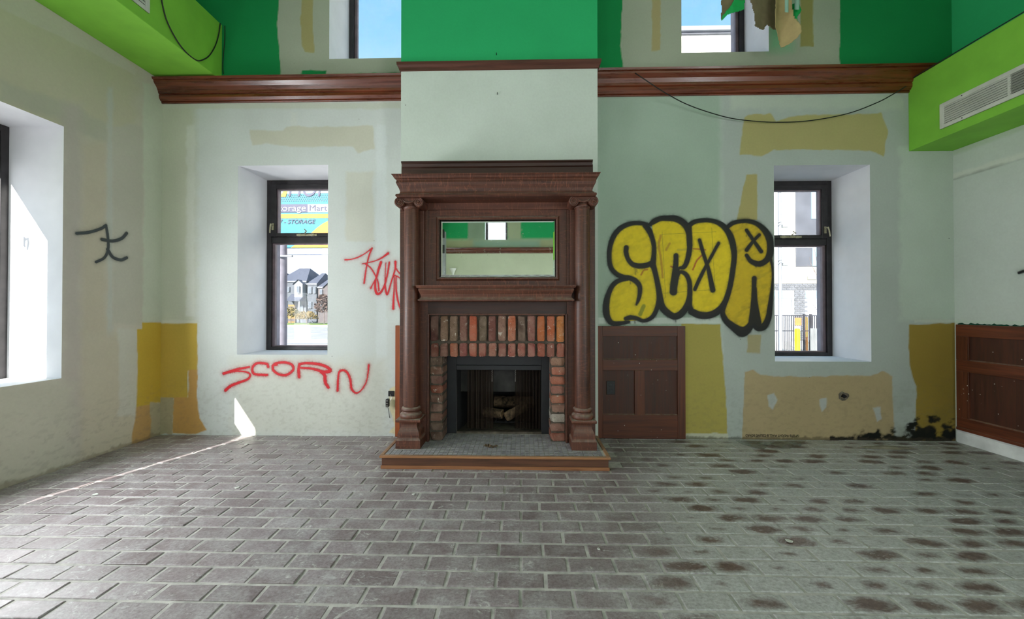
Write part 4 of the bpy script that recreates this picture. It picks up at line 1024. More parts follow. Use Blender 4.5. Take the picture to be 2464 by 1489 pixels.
for x0, x1, z in ((xs[1], xs[4], zs[3]), (xs[1], xs[2], zs[1]), (xs[3], xs[4], zs[1])):
    MB().prism_x([(f0 + .001, z + .0005), (YB - .013, z + .0005), (YB - .013, z + .008)], x0, x1).build('panel_bead', M['panel_x'], wp)
o = MB().box(wx(951), wx(975), YB - .022, YB - .001, 0.004, at_y(960, 783, YB - .02)[2]).build('wainscot_offcut', M['orange_wood'], bevel=.002)
tag(o, 'narrow orange-brown wood strip beside the column left of the fireplace', 'wood strip')

rp = tag(empty('wainscot', (XR - .02, 2.0, 0)), 'long reddish-brown panelled wainscot above the white baseboard', 'wall panel')
zb = 0.118
zr = [zb] + [rw(2338, v)[1] for v in (1009, 896, 868, 810)] + [rw(2380, 783)[1]]
zr = [max(zb, z) for z in zr]
ye = YB - .03; y_st = rw(2338, 900)[0]
def rpart(nm, y0, y1, z0, z1, mat, d0=.024, b=.002): MB().box(XR - d0, XR - .001, y0, y1, z0, z1).build(nm, mat, rp, bevel=b)
bays = [y_st]; 
while bays[-1] > 0.3: bays.append(bays[-1] - .82)
rpart('rail', bays[-1], ye, zr[4], zr[5], M['panel_y']); rpart('rail', bays[-1], ye, zr[2], zr[3], M['panel_y']); rpart('rail', bays[-1], ye, zb, zr[1], M['panel_y'])
rpart('stile', y_st, ye, zr[1], zr[2], M['panel_z']); rpart('stile', y_st, ye, zr[3], zr[4], M['panel_z'])
for k in range(len(bays) - 1):
    a, b_ = bays[k], bays[k + 1]
    rpart('field_panel', b_ + .09, a, zr[1], zr[2], M['panel_in'], .012, 0); rpart('field_panel', b_ + .09, a, zr[3], zr[4], M['panel_in'], .012, 0)
    rpart('stile', b_, b_ + .09, zr[1], zr[2], M['panel_z']); rpart('stile', b_, b_ + .09, zr[3], zr[4], M['panel_z'])
    for z in (zr[1], zr[3]):
        m = MB(); n_ = [(XR - .024, z), (XR - .012, z), (XR - .012, z + .009)]
        m.add([(x, b_ + .09, q) for x, q in n_] + [(x, a, q) for x, q in n_], [(0, 1, 2), (5, 4, 3), (0, 3, 4, 1), (1, 4, 5, 2), (2, 5, 3, 0)]); m.build('panel_bead', M['panel_y'], rp)
MB().box(XR - .03, XR - .001, bays[-1], ye, zb - .012, zb + .012).build('base_cap', M['panel_y'], rp, bevel=.004)
sec = [(XR - .001, 0.0), (XR - .022, 0.0), (XR - .022, .082), (XR - .019, .087), (XR - .019, .090), (XR - .014, .098), (XR - .008, .106), (XR - .001, .106)]
n_ = len(sec); m = MB().add([(x, YR, z) for x, z in sec] + [(x, ye, z) for x, z in sec], [tuple(range(n_)), tuple(range(2 * n_ - 1, n_ - 1, -1))] + [(k, (k + 1) % n_, n_ + (k + 1) % n_, n_ + k) for k in range(n_)])
tag(m.build('baseboard_right', M['white_trim']), kind='structure')
m = MB(); r = random.Random(4); n = 70; y0_, y1_ = 2.3, ye       # torn green paper edge along the top of the panelling
zt_ = zr[5]
vs_ = []
for k in range(n + 1):
    y = y0_ + (y1_ - y0_) * k / n; vs_ += [(XR - .004, y, zt_ - .001), (XR - .005, y, zt_ + .004 + r.random() * .014)]
m.add(vs_, [(2 * k, 2 * k + 2, 2 * k + 3, 2 * k + 1) for k in range(n)]); o = m.build('torn_paper_strip', plain('torn_edge_green', (16, 70, 50), .9, .2, 20))
s_ = o.modifiers.new('thick', 'SOLIDIFY'); s_.thickness = .002
tag(o, 'ragged dark green paper edge along the top of the panelling', 'paper scrap')

# outlets
oz = at_y(1470, 933, YB - .02)[2]; ox = wx(1470, 933)
ot = tag(empty('wall_outlet', (ox, YB - .013, oz)), 'black duplex outlet set in the dark wainscot panel', 'outlet')
MB().box(ox - .036, ox + .036, YB - .019, YB - .013, oz - .058, oz + .058).build('cover_plate', M['outlet'], ot, bevel=.003)
for s in (-1, 1):
    f = MB().box(ox - .017, ox + .017, YB - .022, YB - .018, oz + s * .026 - .015, oz + s * .026 + .015).build('socket_face', M['black_metal'], ot, bevel=.004)
px_ = at_y(941, 955, YB)
lo = tag(empty('loose_receptacle', (px_[0], YB, px_[2])), 'black receptacle hanging loose from its box beside the orange wood strip', 'outlet')
def wb(u, v, d=0.0): p = at_y(u, v, YB); return (p[0], YB - d, p[2])
a_, b_ = wb(935, 940), wb(949, 953); MB().box(a_[0], b_[0], YB - .012, YB - .001, b_[2], a_[2]).build('box', M['outlet'], lo, bevel=.003)
a_, b_ = wb(932.5, 957), wb(940, 976); MB().box(a_[0], b_[0], YB - .055, YB - .02, b_[2], a_[2]).build('receptacle', M['outlet'], lo, bevel=.006)
for v in (961, 967, 973):
    a_ = wb(934, v - 1.6); b_ = wb(938.6, v + 1.4); MB().box(a_[0], b_[0], YB - .058, YB - .054, b_[2], a_[2]).build('socket_face', plain('socket_grey', (120, 116, 110), .5, .1, 30), lo, bevel=.002)
MB().tube([wb(940, 948, .01), wb(946, 953, .04), wb(944, 962, .045), wb(940, 962, .04)], .003, 6).build('wire', M['chain'], lo, True)
MB().tube([wb(936, 976, .03), wb(936.5, 990, .01), wb(938, 1005, .004)], .0022, 5).build('wire', M['cable'], lo, True)
MB().tube([wb(930.5, 979, .03), wb(940, 979.5, .03)], .002, 5).build('strap', M['chain'], lo, True)

# ------------------------------------------------------------------ air grilles on the green ducts
def grille(nm, xface, sgn, y0, y1, z0, z1, bars, label, nsl=8):
    """sgn: +1 faces +x, -1 faces -x"""
    g = tag(empty(nm, (xface, (y0 + y1) / 2, z0)), label, 'air vent')
    T = lambda p: (xface + sgn * p[1], p[0], p[2]); fw = .03
    MB(T).box(y0, y1, .0005, .004, z0, z1).build('backing', M['vent_back'], g)
    MB(T).box(y0, y0 + fw, .001, .013, z0, z1).box(y1 - fw, y1, .001, .013, z0, z1).box(y0 + fw, y1 - fw, .001, .013, z0, z0 + fw).box(y0 + fw, y1 - fw, .001, .013, z1 - fw, z1).build('frame', M['vent'], g, bevel=.003)
    eds = [y0 + fw] + list(bars) + [y1 - fw]
    for b in bars: MB(T).box(b - .009, b + .009, .002, .012, z0 + fw, z1 - fw).build('divider', M['vent'], g, bevel=.002)
    for k in range(len(eds) - 1):
        for i in range(nsl):
            z = z0 + fw + (z1 - z0 - 2 * fw) * (i + .5) / nsl; h = (z1 - z0 - 2 * fw) / nsl * .60
            a, b = eds[k], eds[k + 1]
            MB(T).add([(a, .004, z + h), (b, .004, z + h), (b, .011, z - h * .5), (a, .011, z - h * .5), (a, .005, z + h + .002), (b, .005, z + h + .002), (b, .013, z - h * .3), (a, .013, z - h * .3)],
                      [(0, 3, 2, 1), (4, 5, 6, 7), (0, 1, 5, 4), (1, 2, 6, 5), (2, 3, 7, 6), (3, 0, 4, 7)]).build('louvre', M['vent'], g)
    for y, z in ((y1 - .16, z0 + .014), (y1 - .16, z1 - .014), (y0 + .16, z0 + .014), (y0 + .16, z1 - .014)):
        MB(T).tube([(y, .012, z), (y, .0145, z)], .004, 8).build('screw', M['outlet'], g)
def sr(u, v): p = at_x(u, v, SR[0]); return p[1], p[2]
ya, za = sr(2264, 252); yb_, zb_ = sr(2266, 311)
yd = sr(2432, 210)[0]; pitch = (ya - .03) - yd
yy = [yd - k * pitch for k in range(3)]
grille('air_grille', SR[0], -1, yy[-1] - pitch - .03, ya, zb_, za, yy, 'long white louvred air grille on the green box above the wainscot')
def sl(u, v): p = at_x(u, v, SL[1]); return p[1], p[2]
y1_, z0_ = sl(357, 38)
z0_ = max(z0_, SL[2] + .08)
grille('air_grille', SL[1], 1, y1_ - 1.0, y1_, z0_, z0_ + .26, [y1_ - .5], 'white louvred air grille cut off at the top of the left green box')

# ------------------------------------------------------------------ hanging cables
def cable(nm, pts, r, label, n=6):
    c = MB().tube(smooth_line(pts, n), r, 6).build(nm, M['cable'], smooth=True); return tag(c, label, 'cable')
fx = SL[1] + .012
lp = [at_x(u, v, fx) for u, v in ((382, -40), (393, 20), (404, 56), (425, 96), (447, 125), (473, 145), (490, 143), (505, 132), (519, 108), (527, 80), (530, 56))]
cable('hanging_cable', [tuple(p) for p in lp], .0045, 'black cable drooping in a loop against the left green box')
cable('thin_cable', [tuple(at_y(u, v, YB - .012)) for u, v in ((541, 62), (541, 90), (538, 130), (536, 160), (538, 178))], .003, 'short thin black wire at the corner of the left green box')
rc = [(1512, 165, .02), (1545, 187, .13), (1600, 223, .14), (1660, 254, .08), (1740, 280, .05), (1800, 290, .04), (1870, 294, .03), (1950, 290, .03), (2040, 273, .05), (2110, 247, .08), (2150, 226, .11), (2180, 208, .12)]
cable('hanging_cable', [tuple(at_y(u, v, YB - d)) for u, v, d in rc], .0042, 'long black cable sagging across the wall above the graffiti window')
cable('thin_cable', [(SR[0] - .006, y, SR[3] + .004) for y in (3.40, 3.0, 2.5, 2.0, 1.2)], .004, 'thin dark cable running along the top edge of the right green box')

# ------------------------------------------------------------------ torn paper hanging from the ceiling in front of the upper window
def sheet(nm, poly, y, mat, label, bend=.05, step=.0055, curl=0.0, seed=1, parent=None):
    P = [tuple(np.array(at_y(u, v, y))[[0, 2]]) for u, v in poly]
    xs_, zs_ = [p[0] for p in P], [p[1] for p in P]
    a = np.arange(min(xs_) - step, max(xs_) + 2 * step, step); b = np.arange(min(zs_) - step, max(zs_) + 2 * step, step)
    A, B = np.meshgrid(a, b, indexing='ij'); d = sdf_poly(A, B, P) + .012 * (fbm(A * 40, B * 40, seed, 3) - .5)
    yv = y + bend * np.sin((A - min(xs_)) / (max(xs_) - min(xs_)) * math.pi * 1.6 + seed) + .02 * (fbm(A * 9, B * 9, seed + 3, 3) - .5) - curl * np.clip((max(zs_) - B), 0, .3) ** 2
    keep = (d[:-1, :-1] + d[1:, 1:] + d[1:, :-1] + d[:-1, 1:]) / 4 < 0
    me = grid_mesh(nm, np.stack([A.ravel(), yv.ravel(), B.ravel()], 1), keep, len(a), len(b), np.ones((A.size, 4)), mat)
    o = place(nm, me, parent); s = o.modifiers.new('thick', 'SOLIDIFY'); s.thickness = .003
    if label: tag(o, label, 'torn paper')
    return o
HI = -520
s1 = sheet('torn_ceiling_paper', [(1745, HI), (1782, HI), (1790, 0), (1776, 12), (1752, 26), (1738, 44), (1739, 0)], 3.20, M['paper_brown'], 'narrow torn brown flap with green tip hanging across the upper window', .02, seed=2)
sheet('green_tip', [(1768, -3), (1795, -4), (1794, 17), (1782, 24), (1765, 33), (1750, 36), (1736, 51), (1739, 38), (1750, 24), (1762, 8)], 3.17, M['paper_green'], None, .012, seed=3, parent=s1)
s2 = sheet('torn_ceiling_paper', [(1790, HI), (1890, HI), (1890, 0), (1884, 60), (1872, 66), (1860, 62), (1848, 56), (1842, 62), (1836, 74), (1824, 72), (1812, 68), (1812, 40), (1806, 22), (1799, 2)], 3.22, M['paper_brown'], 'large torn brown paper flap with ragged lower edge before the window', .03, seed=4)
s3 = sheet('torn_ceiling_paper', [(1872, HI), (1912, HI), (1904, 0), (1908, 46), (1920, 70), (1922, 84), (1914, 96), (1900, 104), (1886, 106), (1882, 92), (1876, 72), (1864, 66), (1868, 20)], 3.16, M['paper_tan'], 'curling tan paper tongue hanging lowest beside the upper window', .035, seed=6)
m = MB()
for u, v0, v1, rr, yy_ in ((1893, HI, 29, .014, 3.12), (1918, HI, 23, .018, 3.15)):
    p0, p1 = at_y(u, v1, yy_), at_y(u + 3, v0, yy_)
    m = MB(); n = 40; turns = 1.4; vs_, fs = [], []
    for i in range(2):
        c = (p0, p1)[i]
        for k in range(n + 1):
            a = turns * 2 * math.pi * k / n; q = rr * (1 - .3 * k / n); vs_.append((c[0] + q * math.cos(a), c[1] + q * math.sin(a), c[2] + (.012 * math.sin(a) if i == 0 else 0)))
    fs = [(k, k + 1, n + 2 + k, n + 1 + k) for k in range(n)]
    o = m.add(vs_, fs).build('paper_curl', M['paper_mint'], s3, True)
sheet('green_lining', [(1904, 10), (1926, 8), (1930, 23), (1916, 42), (1918, 66), (1908, 48)], 3.19, M['paper_green'], None, .01, seed=9, parent=s3)

# ------------------------------------------------------------------ litter
def flakes(n):
    r = random.Random(12); k = 0
    spots = [(r.uniform(-2.6, 3.2), r.uniform(1.7, 3.35)) for _ in range(n)]
    for x, y in spots:
        if HX0 - .05 < x < HX1 + .05 and y > 2.70: continue
        s = r.uniform(.006, .017); q = []
        for i in range(6):
            a = 2 * math.pi * i / 6; q.append((x + s * r.uniform(.6, 1.3) * math.cos(a), y + s * r.uniform(.6, 1.3) * math.sin(a)))
        m = MB().add([(a, b, .0022) for a, b in q] + [(a * .9 + x * .1, b * .9 + y * .1, .0032 + r.uniform(0, .002)) for a, b in q], [tuple(range(5, -1, -1)), tuple(range(6, 12))] + [(i, (i + 1) % 6, 6 + (i + 1) % 6, 6 + i) for i in range(6)])
        tag(m.build('paint_flake', M['chip']), 'small pale flake of paint lying on the brick floor', 'paint flake', 'paint flakes on the floor')
flakes(14)
c = at_z(1180, 1076, HZ)
m = MB(); r = random.Random(5); vs_, fs = [], []
n = 16
for k in range(n + 1):
    t = k / n; w = .022 * math.sin(math.pi * min(1, t * 1.05) ** .7) * r.uniform(.6, 1.2) + .002
    x = c[0] - .05 + t * .105; y = c[1] + .012 * math.sin(7 * t)
    vs_ += [(x, y - w, HZ + .004 + r.uniform(0, .012)), (x, y, HZ + .012 + r.uniform(0, .012)), (x, y + w, HZ + .003 + r.uniform(0, .010))]
fs = [(3 * k + i, 3 * k + 3 + i, 3 * k + 4 + i, 3 * k + 1 + i) for k in range(n) for i in (0, 1)]
o = m.add(vs_, fs).build('dead_leaf', M['leaf']); s_ = o.modifiers.new('thick', 'SOLIDIFY'); s_.thickness = .002
tag(o, 'crumpled dead brown leaf lying on the hearth tiles', 'leaf')
def film(nm, pts, mat, label, seed):
    """thin crumpled film leaning from the wall foot on to the floor"""
    r = random.Random(seed); m = MB(); vs_ = [tuple(p) for p in pts]; k = len(vs_)
    cx_ = tuple(sum(p[i] for p in vs_) / k + (.012 if i == 2 else 0) for i in range(3))
    m.add([cx_] + vs_, [(0, 1 + i, 1 + (i + 1) % k) for i in range(k)])
    o = m.build(nm, mat); s = o.modifiers.new('thick', 'SOLIDIFY'); s.thickness = .0012
    return tag(o, label, 'plastic scrap')
def fz(u, v, z=.004): return at_z(u, v, z)
film('plastic_scrap', [fz(1769, 1059, .02), fz(1800, 1060, .03), fz(1864, 1063, .03), fz(1850, 1072, .008), fz(1836, 1082, .006), fz(1812, 1076, .006), fz(1785, 1068, .006)], M['plastic'], 'crumpled clear plastic scrap on the floor beneath the upside-down lettering', 1)
film('plastic_scrap', [fz(1852, 1062, .02), fz(1900, 1060, .03), fz(1940, 1060, .03), fz(1926, 1073, .006), fz(1900, 1079, .006), fz(1880, 1079, .006), fz(1856, 1072, .006)], M['plastic'], 'wider dusty plastic scrap lying against the tan wall foot', 2)
film('paper_scrap', [fz(2060, 1076, .006), fz(2120, 1071, .008), fz(2185, 1076, .01), fz(2212, 1080, .006), fz(2160, 1082, .004), fz(2100, 1080, .004)], plain('dusty_paper', (140, 134, 118), .9, .12, 20), 'flat dusty paper scrap on the floor near the mouldy corner', 3)['category'] = 'paper scrap'

# plaster hole under the far-right window
hp = bw(2029, 953); m = MB(); n = 14; r = random.Random(2); vs_ = []
for rad, dep in ((.042, -.002), (.034, -.010), (.020, -.003), (.012, .012)):
    for k in range(n):
        a = 2 * math.pi * k / n; q = rad * r.uniform(.8, 1.2); vs_.append((hp[0] + q * math.cos(a), YB + dep, hp[1] + q * .9 * math.sin(a)))
o = m.add(vs_, [(i * n + k, i * n + (k + 1) % n, (i + 1) * n + (k + 1) % n, (i + 1) * n + k) for i in range(3) for k in range(n)] + [tuple(3 * n + k for k in range(n))]).build('broken_plaster', plain('broken_plaster', (112, 104, 90), .95, .3, 60), wall_back)
q_ = [(hp[0] + .019 * R.uniform(.7, 1.25) * math.cos(2 * math.pi * k / 13), hp[1] + .016 * R.uniform(.7, 1.25) * math.sin(2 * math.pi * k / 13)) for k in range(13)]
MB().prism_y(q_, YB - .012, YB - .002).build('hole_dark_disc', M['soot_and_hole_dark'], wall_back)  # dark disc put in as the shade inside the hole
# nail heads on the chimney breast
for u, v in ((1197, 227), (1195, 132)):
    p = at_y(u, v, YCH); MB().tube([(p[0], YCH, p[2]), (p[0], YCH - .022, p[2] + .004)], .003, 6).build('nail', M['outlet'], wall_chimney)

# lettering printed along the bottom edge of the board, upside down
q = bw(1858, 1047.5); wd = abs(bw(1922, 1052)[0] - bw(1793, 1052)[0])
lettering('board_lettering', 'GP LITE-WEIGHT WALL & CEILING BOARD', (q[0], YB - .0015, q[1]), .029, M['ink'], wall_back, wd, 'CENTER', flip=True)

# ------------------------------------------------------------------ graffiti
def decal(nm, parent, plane, pts_box, fn, step, label):
    """paint film a millimetre off the wall; fn(A,B) -> rgb, alpha"""
    a0, a1, b0, b1 = pts_box; a = np.arange(a0, a1, step); b = np.arange(b0, b1, step)
    A, B = np.meshgrid(a, b, indexing='ij'); rgb, al = fn(A, B)
    keep = np.maximum.reduce([al[:-1, :-1], al[1:, :-1], al[:-1, 1:], al[1:, 1:]]) > .012
    rgba = np.concatenate([rgb.reshape(-1, 3), al.reshape(-1, 1)], 1)
    co = np.stack([A.ravel(), np.full(A.size, YB - .0012), B.ravel()], 1) if plane == 'y' else np.stack([np.full(A.size, plane), A.ravel(), B.ravel()], 1)
    o = place(nm, grid_mesh(nm, co, keep, len(a), len(b), rgba, M['spray']), parent); o['label'] = label
    return o
def box_of(strokes, mg): 
    P = [p for s in strokes for p in s]; return (min(p[0] for p in P) - mg, max(p[0] for p in P) + mg, min(p[1] for p in P) - mg, max(p[1] for p in P) + mg)
def tagger(nm, parent, plane, conv, lines, rgb, haze, label, step=.0034, core=None):
    st = []
    for pts, w in lines:
        q = [conv(*p) for p in pts]; s = smooth_line(q, 5)
        ws = list(np.interp(np.linspace(0, 1, len(s)), np.linspace(0, 1, len(w)), w)) if isinstance(w, (list, tuple)) else w
        st.append((s, ws))
    def fn(A, B):
        al = np.zeros(A.shape)
        for s, ws in st:
            d = sdf_line(A, B, s, ws); n = fbm(A * 120, B * 120, 5, 2)
            al = np.maximum(al, np.maximum(sstep(d + .002 * (n - .5), .0035), np.exp(-np.clip(d, 0, 1) / .010) * haze * n * 1.6))
        c = np.empty(A.shape + (3,)); c[:] = lin(rgb)
        return c, np.clip(al, 0, .97)
    return decal(nm, parent, plane, box_of([s for s, _ in st], .05), fn, step, label)
k1 = 1 / 3.733; cv1 = lambda x, y: bw(320 + x * k1, 740 + y * k1)
W_ = .0105
tagger('graffiti', wall_back, 'y', cv1, [
    ([(1045, 533), (930, 556), (815, 592)], [.008, .011, .012]), ([(815, 592), (920, 572), (1010, 576), (1052, 600), (1035, 640), (960, 670), (880, 702), (832, 742)], [.008, .006, .007, .009, .010, .012, .013]),
    ([(1215, 532), (1200, 505), (1120, 498), (1078, 530), (1076, 580), (1110, 600), (1205, 605)], W_), ([(1290, 512), (1258, 520), (1264, 565), (1320, 602), (1385, 602), (1438, 560), (1430, 515), (1370, 492), (1290, 498), (1256, 522)], W_),
    ([(1492, 622), (1488, 560), (1496, 508)], .012), ([(1496, 508), (1560, 498), (1670, 508), (1745, 535), (1772, 566), (1730, 578), (1690, 576)], [.010, .012, .014, .014]), ([(1700, 574), (1610, 548), (1510, 540)], [.012, .008]), ([(1690, 576), (1722, 610), (1728, 670), (1755, 716)], [.013, .014, .012]),
    ([(1838, 745), (1842, 650), (1852, 580), (1885, 562), (1925, 582), (1952, 650), (1965, 730), (2005, 766), (2050, 742), (2090, 680), (2110, 600), (2118, 515)], [.010, .008, .009, .010, .009, .005, .004, .007])],
    (214, 20, 36), .55, 'red sprayed tag below the left window')
k2 = 1 / 6.767; cv2 = lambda x, y: bw(800 + x * k2, 560 + y * k2)
tagger('graffiti', wall_back, 'y', cv2, [
    ([(205, 440), (300, 432), (420, 397), (540, 330), (645, 250)], [.006, .004, .005, .004, .006]), ([(645, 250), (600, 360), (565, 500), (540, 640), (515, 820)], [.007, .006, .006, .006, .007]), ([(490, 505), (560, 490), (700, 455), (800, 410), (905, 335)], [.004, .004, .004, .006, .010]),
    ([(540, 510), (620, 570), (690, 680), (740, 800), (755, 940)], [.006, .005, .005, .006, .007]), ([(790, 480), (750, 600), (715, 730), (650, 850), (625, 900)], [.011, .010, .008, .004, .008]),
    ([(700, 770), (695, 880), (710, 965), (740, 995), (790, 965), (850, 850), (900, 650), (925, 480)], [.008, .010, .012, .010, .008, .007, .007]), ([(868, 490), (860, 650), (858, 850), (870, 950), (890, 1005), (920, 930), (960, 790), (1008, 640), (1025, 560), (1025, 472)], [.003, .004, .008, .008, .006, .006, .007, .010]),
    ([(1025, 560), (1060, 620), (1105, 672)], .005), ([(1008, 690), (1060, 712), (1105, 742)], .005), ([(1005, 700), (1005, 900), (995, 1080), (990, 1235)], [.005, .005, .008, .010]), ([(1035, 710), (1035, 900), (1060, 1080), (1102, 1228)], [.005, .007, .007, .006])],
    (216, 22, 38), .4, 'thin red sprayed tag beside the fireplace', .003)
k3 = 1 / 2.069; cv3 = lambda x, y: lw(x * k3, 240 + y * k3)
tagger('graffiti', wall_left, XL + .0012, cv3, [
    ([(382, 665), (440, 660), (500, 642), (527, 625)], .011), ([(527, 625), (536, 680), (538, 740), (520, 785), (478, 808)], .010), ([(507, 695), (560, 703), (605, 690), (630, 664)], .012), ([(535, 745), (560, 782), (600, 797), (630, 786)], .012)],
    (64, 70, 74), .3, 'dark grey sprayed mark beside the side window')
tagger('graffiti', wall_right, XR - .0012, rw, [([(2453, 656), (2462, 653), (2475, 652), (2490, 660)], .010)], (20, 20, 22), .3, 'black sprayed mark cut off at the picture edge', .006)

k4 = 1 / 4.654; cv4 = lambda x, y: bw(1420 + x * k4, 500 + y * k4)
pm = k4 * 3.45 / 960            # metres per traced pixel
fills = [[(600, 190), (520, 180), (430, 190), (340, 235), (270, 315), (230, 430), (220, 540), (235, 660), (290, 735), (360, 770), (420, 790), (320, 815), (255, 870), (210, 960), (190, 1070), (190, 1160), (210, 1240), (240, 1285), (620, 1250), (700, 1200), (745, 1110), (765, 1000), (755, 880), (730, 740), (700, 640), (715, 540), (710, 430), (690, 330), (650, 250)],
         [(690, 180), (760, 130), (940, 120), (1020, 150), (1080, 210), (1110, 190), (1160, 160), (1340, 140), (1430, 165), (1510, 220), (1570, 320), (1605, 450), (1610, 560), (1595, 700), (1530, 1000), (1480, 1100), (1410, 1170), (1320, 1205), (1220, 1200), (1110, 1100), (1080, 1100), (1020, 1180), (960, 1215), (850, 1160), (780, 1020), (735, 760), (700, 640), (715, 560), (720, 420)],
         [(1540, 210), (1690, 150), (1780, 150), (1870, 180), (1950, 250), (2005, 340), (2035, 500), (2040, 780), (2010, 1100), (1990, 1230), (1950, 1320), (1890, 1330), (1840, 1290), (1790, 1320), (1740, 1360), (1680, 1370), (1520, 1260), (1480, 1180), (1490, 1110), (1550, 950), (1590, 750), (1610, 560), (1600, 400), (1570, 300)]]
blk = [([(640, 190), (590, 178), (520, 172), (430, 185), (340, 230), (270, 310), (228, 420), (215, 540), (232, 660), (290, 735), (370, 775), (440, 785), (510, 820), (552, 875), (556, 950), (540, 1030), (518, 1082)], [20, 22, 22, 24, 26, 26, 24, 24, 24, 24, 26, 26, 28, 26, 24, 20, 12]),
       ([(440, 785), (330, 812), (255, 868), (208, 960), (184, 1060), (180, 1160), (200, 1235), (245, 1288), (330, 1292), (430, 1275)], [24, 24, 24, 26, 32, 34, 30, 26, 22, 16]), ([(400, 1240), (450, 1228), (520, 1236), (600, 1262), (690, 1225), (745, 1130), (768, 1010), (758, 880), (730, 740), (705, 640)], [22, 26, 22, 18, 22, 24, 24, 26, 26, 28]),
       ([(405, 445), (402, 500), (428, 580), (480, 635), (560, 652), (640, 640), (700, 610)], [26, 25, 24, 26, 28, 28, 26]), ([(615, 195), (655, 250), (692, 330), (714, 430), (712, 540), (698, 640)], [30, 30, 26, 24, 26, 34]),
       ([(675, 185), (720, 150), (790, 122), (870, 118), (950, 122), (1025, 155), (1080, 215), (1108, 300), (1115, 420), (1104, 520), (1078, 615), (1045, 665), (1000, 672)], [20, 28, 26, 28, 32, 34, 34, 30, 28, 28, 26, 24, 16]),
       ([(705, 640), (738, 760), (766, 900), (782, 1020), (802, 1100), (850, 1160), (920, 1208), (965, 1212), (1025, 1178), (1082, 1100), (1112, 1000), (1116, 900), (1108, 820), (1080, 755), (1040, 722), (995, 718)], [30, 26, 28, 34, 36, 34, 32, 34, 34, 32, 28, 26, 26, 24, 22, 18]),
       ([(962, 535), (958, 640), (945, 760), (935, 860), (932, 940)], [26, 28, 32, 36, 38]), ([(1000, 718), (975, 790), (960, 880), (950, 950)], [16, 18, 18, 14]), ([(1000, 672), (985, 700), (1000, 720)], 14),
       ([(1112, 195), (1165, 160), (1250, 143), (1340, 143), (1430, 168), (1510, 225), (1570, 320), (1605, 450), (1612, 560), (1596, 700), (1570, 850), (1532, 1000), (1482, 1100), (1412, 1168), (1322, 1202), (1225, 1198), (1135, 1160)], [24, 24, 22, 22, 24, 30, 34, 32, 28, 28, 26, 28, 32, 34, 34, 36, 34]),
       ([(1105, 200), (1108, 300), (1115, 420)], 30), ([(1116, 900), (1118, 1000), (1112, 1090), (1135, 1160)], [24, 24, 28, 32]),
       ([(1225, 362), (1270, 520), (1322, 680), (1372, 920)], [20, 20, 22, 28]), ([(1438, 395), (1332, 590), (1242, 760), (1172, 912)], [18, 18, 20, 20]),
       ([(1542, 212), (1600, 172), (1690, 152), (1780, 152), (1870, 182), (1950, 250), (2004, 340), (2018, 440), (2004, 540), (1960, 598), (1900, 628), (1840, 618), (1790, 588), (1752, 532)], [22, 22, 20, 22, 24, 30, 36, 34, 34, 30, 30, 28, 24, 20]), ([(1850, 620), (1858, 645)], 16),
       ([(1752, 252), (1830, 368), (1914, 488)], [20, 20, 22]), ([(1894, 302), (1830, 368), (1752, 472)], [18, 18, 22]),
       ([(2010, 545), (2036, 650), (2042, 780), (2030, 950), (2014, 1100), (1994, 1230), (1948, 1322), (1890, 1335), (1850, 1310)], [20, 12, 10, 18, 26, 30, 34, 40, 36]), ([(1838, 790), (1834, 900), (1828, 1020), (1822, 1150), (1810, 1270)], [26, 24, 24, 30, 34]), ([(1845, 900), (1852, 1050), (1868, 1180), (1882, 1290)], [20, 22, 28, 34]),
       ([(1612, 560), (1592, 750), (1552, 950), (1494, 1110), (1484, 1180), (1522, 1262), (1600, 1328), (1690, 1385), (1742, 1372), (1792, 1318), (1820, 1250)], [26, 26, 24, 26, 26, 30, 36, 50, 44, 34, 28])]
drips = [([(505, 640), (505, 745)], 3), ([(520, 660), (522, 715)], 3), ([(388, 780), (386, 822)], 3), ([(450, 800), (450, 850)], 3), ([(955, 1200), (957, 1270)], 3), ([(500, 1250), (502, 1290)], 3), ([(1755, 280), (1750, 320)], 3)]
pen = [([(800, 297), (1410, 268)], 2.2), ([(805, 268), (845, 1002)], 2.4), ([(1360, 222), (1400, 930)], 2.4), ([(820, 957), (1380, 915)], 2.2)]
reds = [([(790, 310), (768, 420), (790, 560), (805, 700), (812, 780)], 12, (176, 100, 30), .6), ([(890, 400), (850, 470)], 12, (186, 124, 30), .6), ([(1250, 530), (1195, 590), (1150, 690)], 9, (186, 52, 30), .85), ([(1155, 458), (1290, 470)], 8, (176, 60, 30), .8), ([(905, 655), (930, 668)], 8, (176, 40, 30), .9), ([(640, 690), (600, 700), (570, 750)], 9, (186, 96, 30), .8), ([(600, 1100), (560, 1190)], 22, (92, 120, 30), .7), ([(980, 470), (1070, 468)], 10, (186, 168, 60), .5)]
def conv_pts(pts, n=5): return smooth_line([cv4(*p) for p in pts], n)
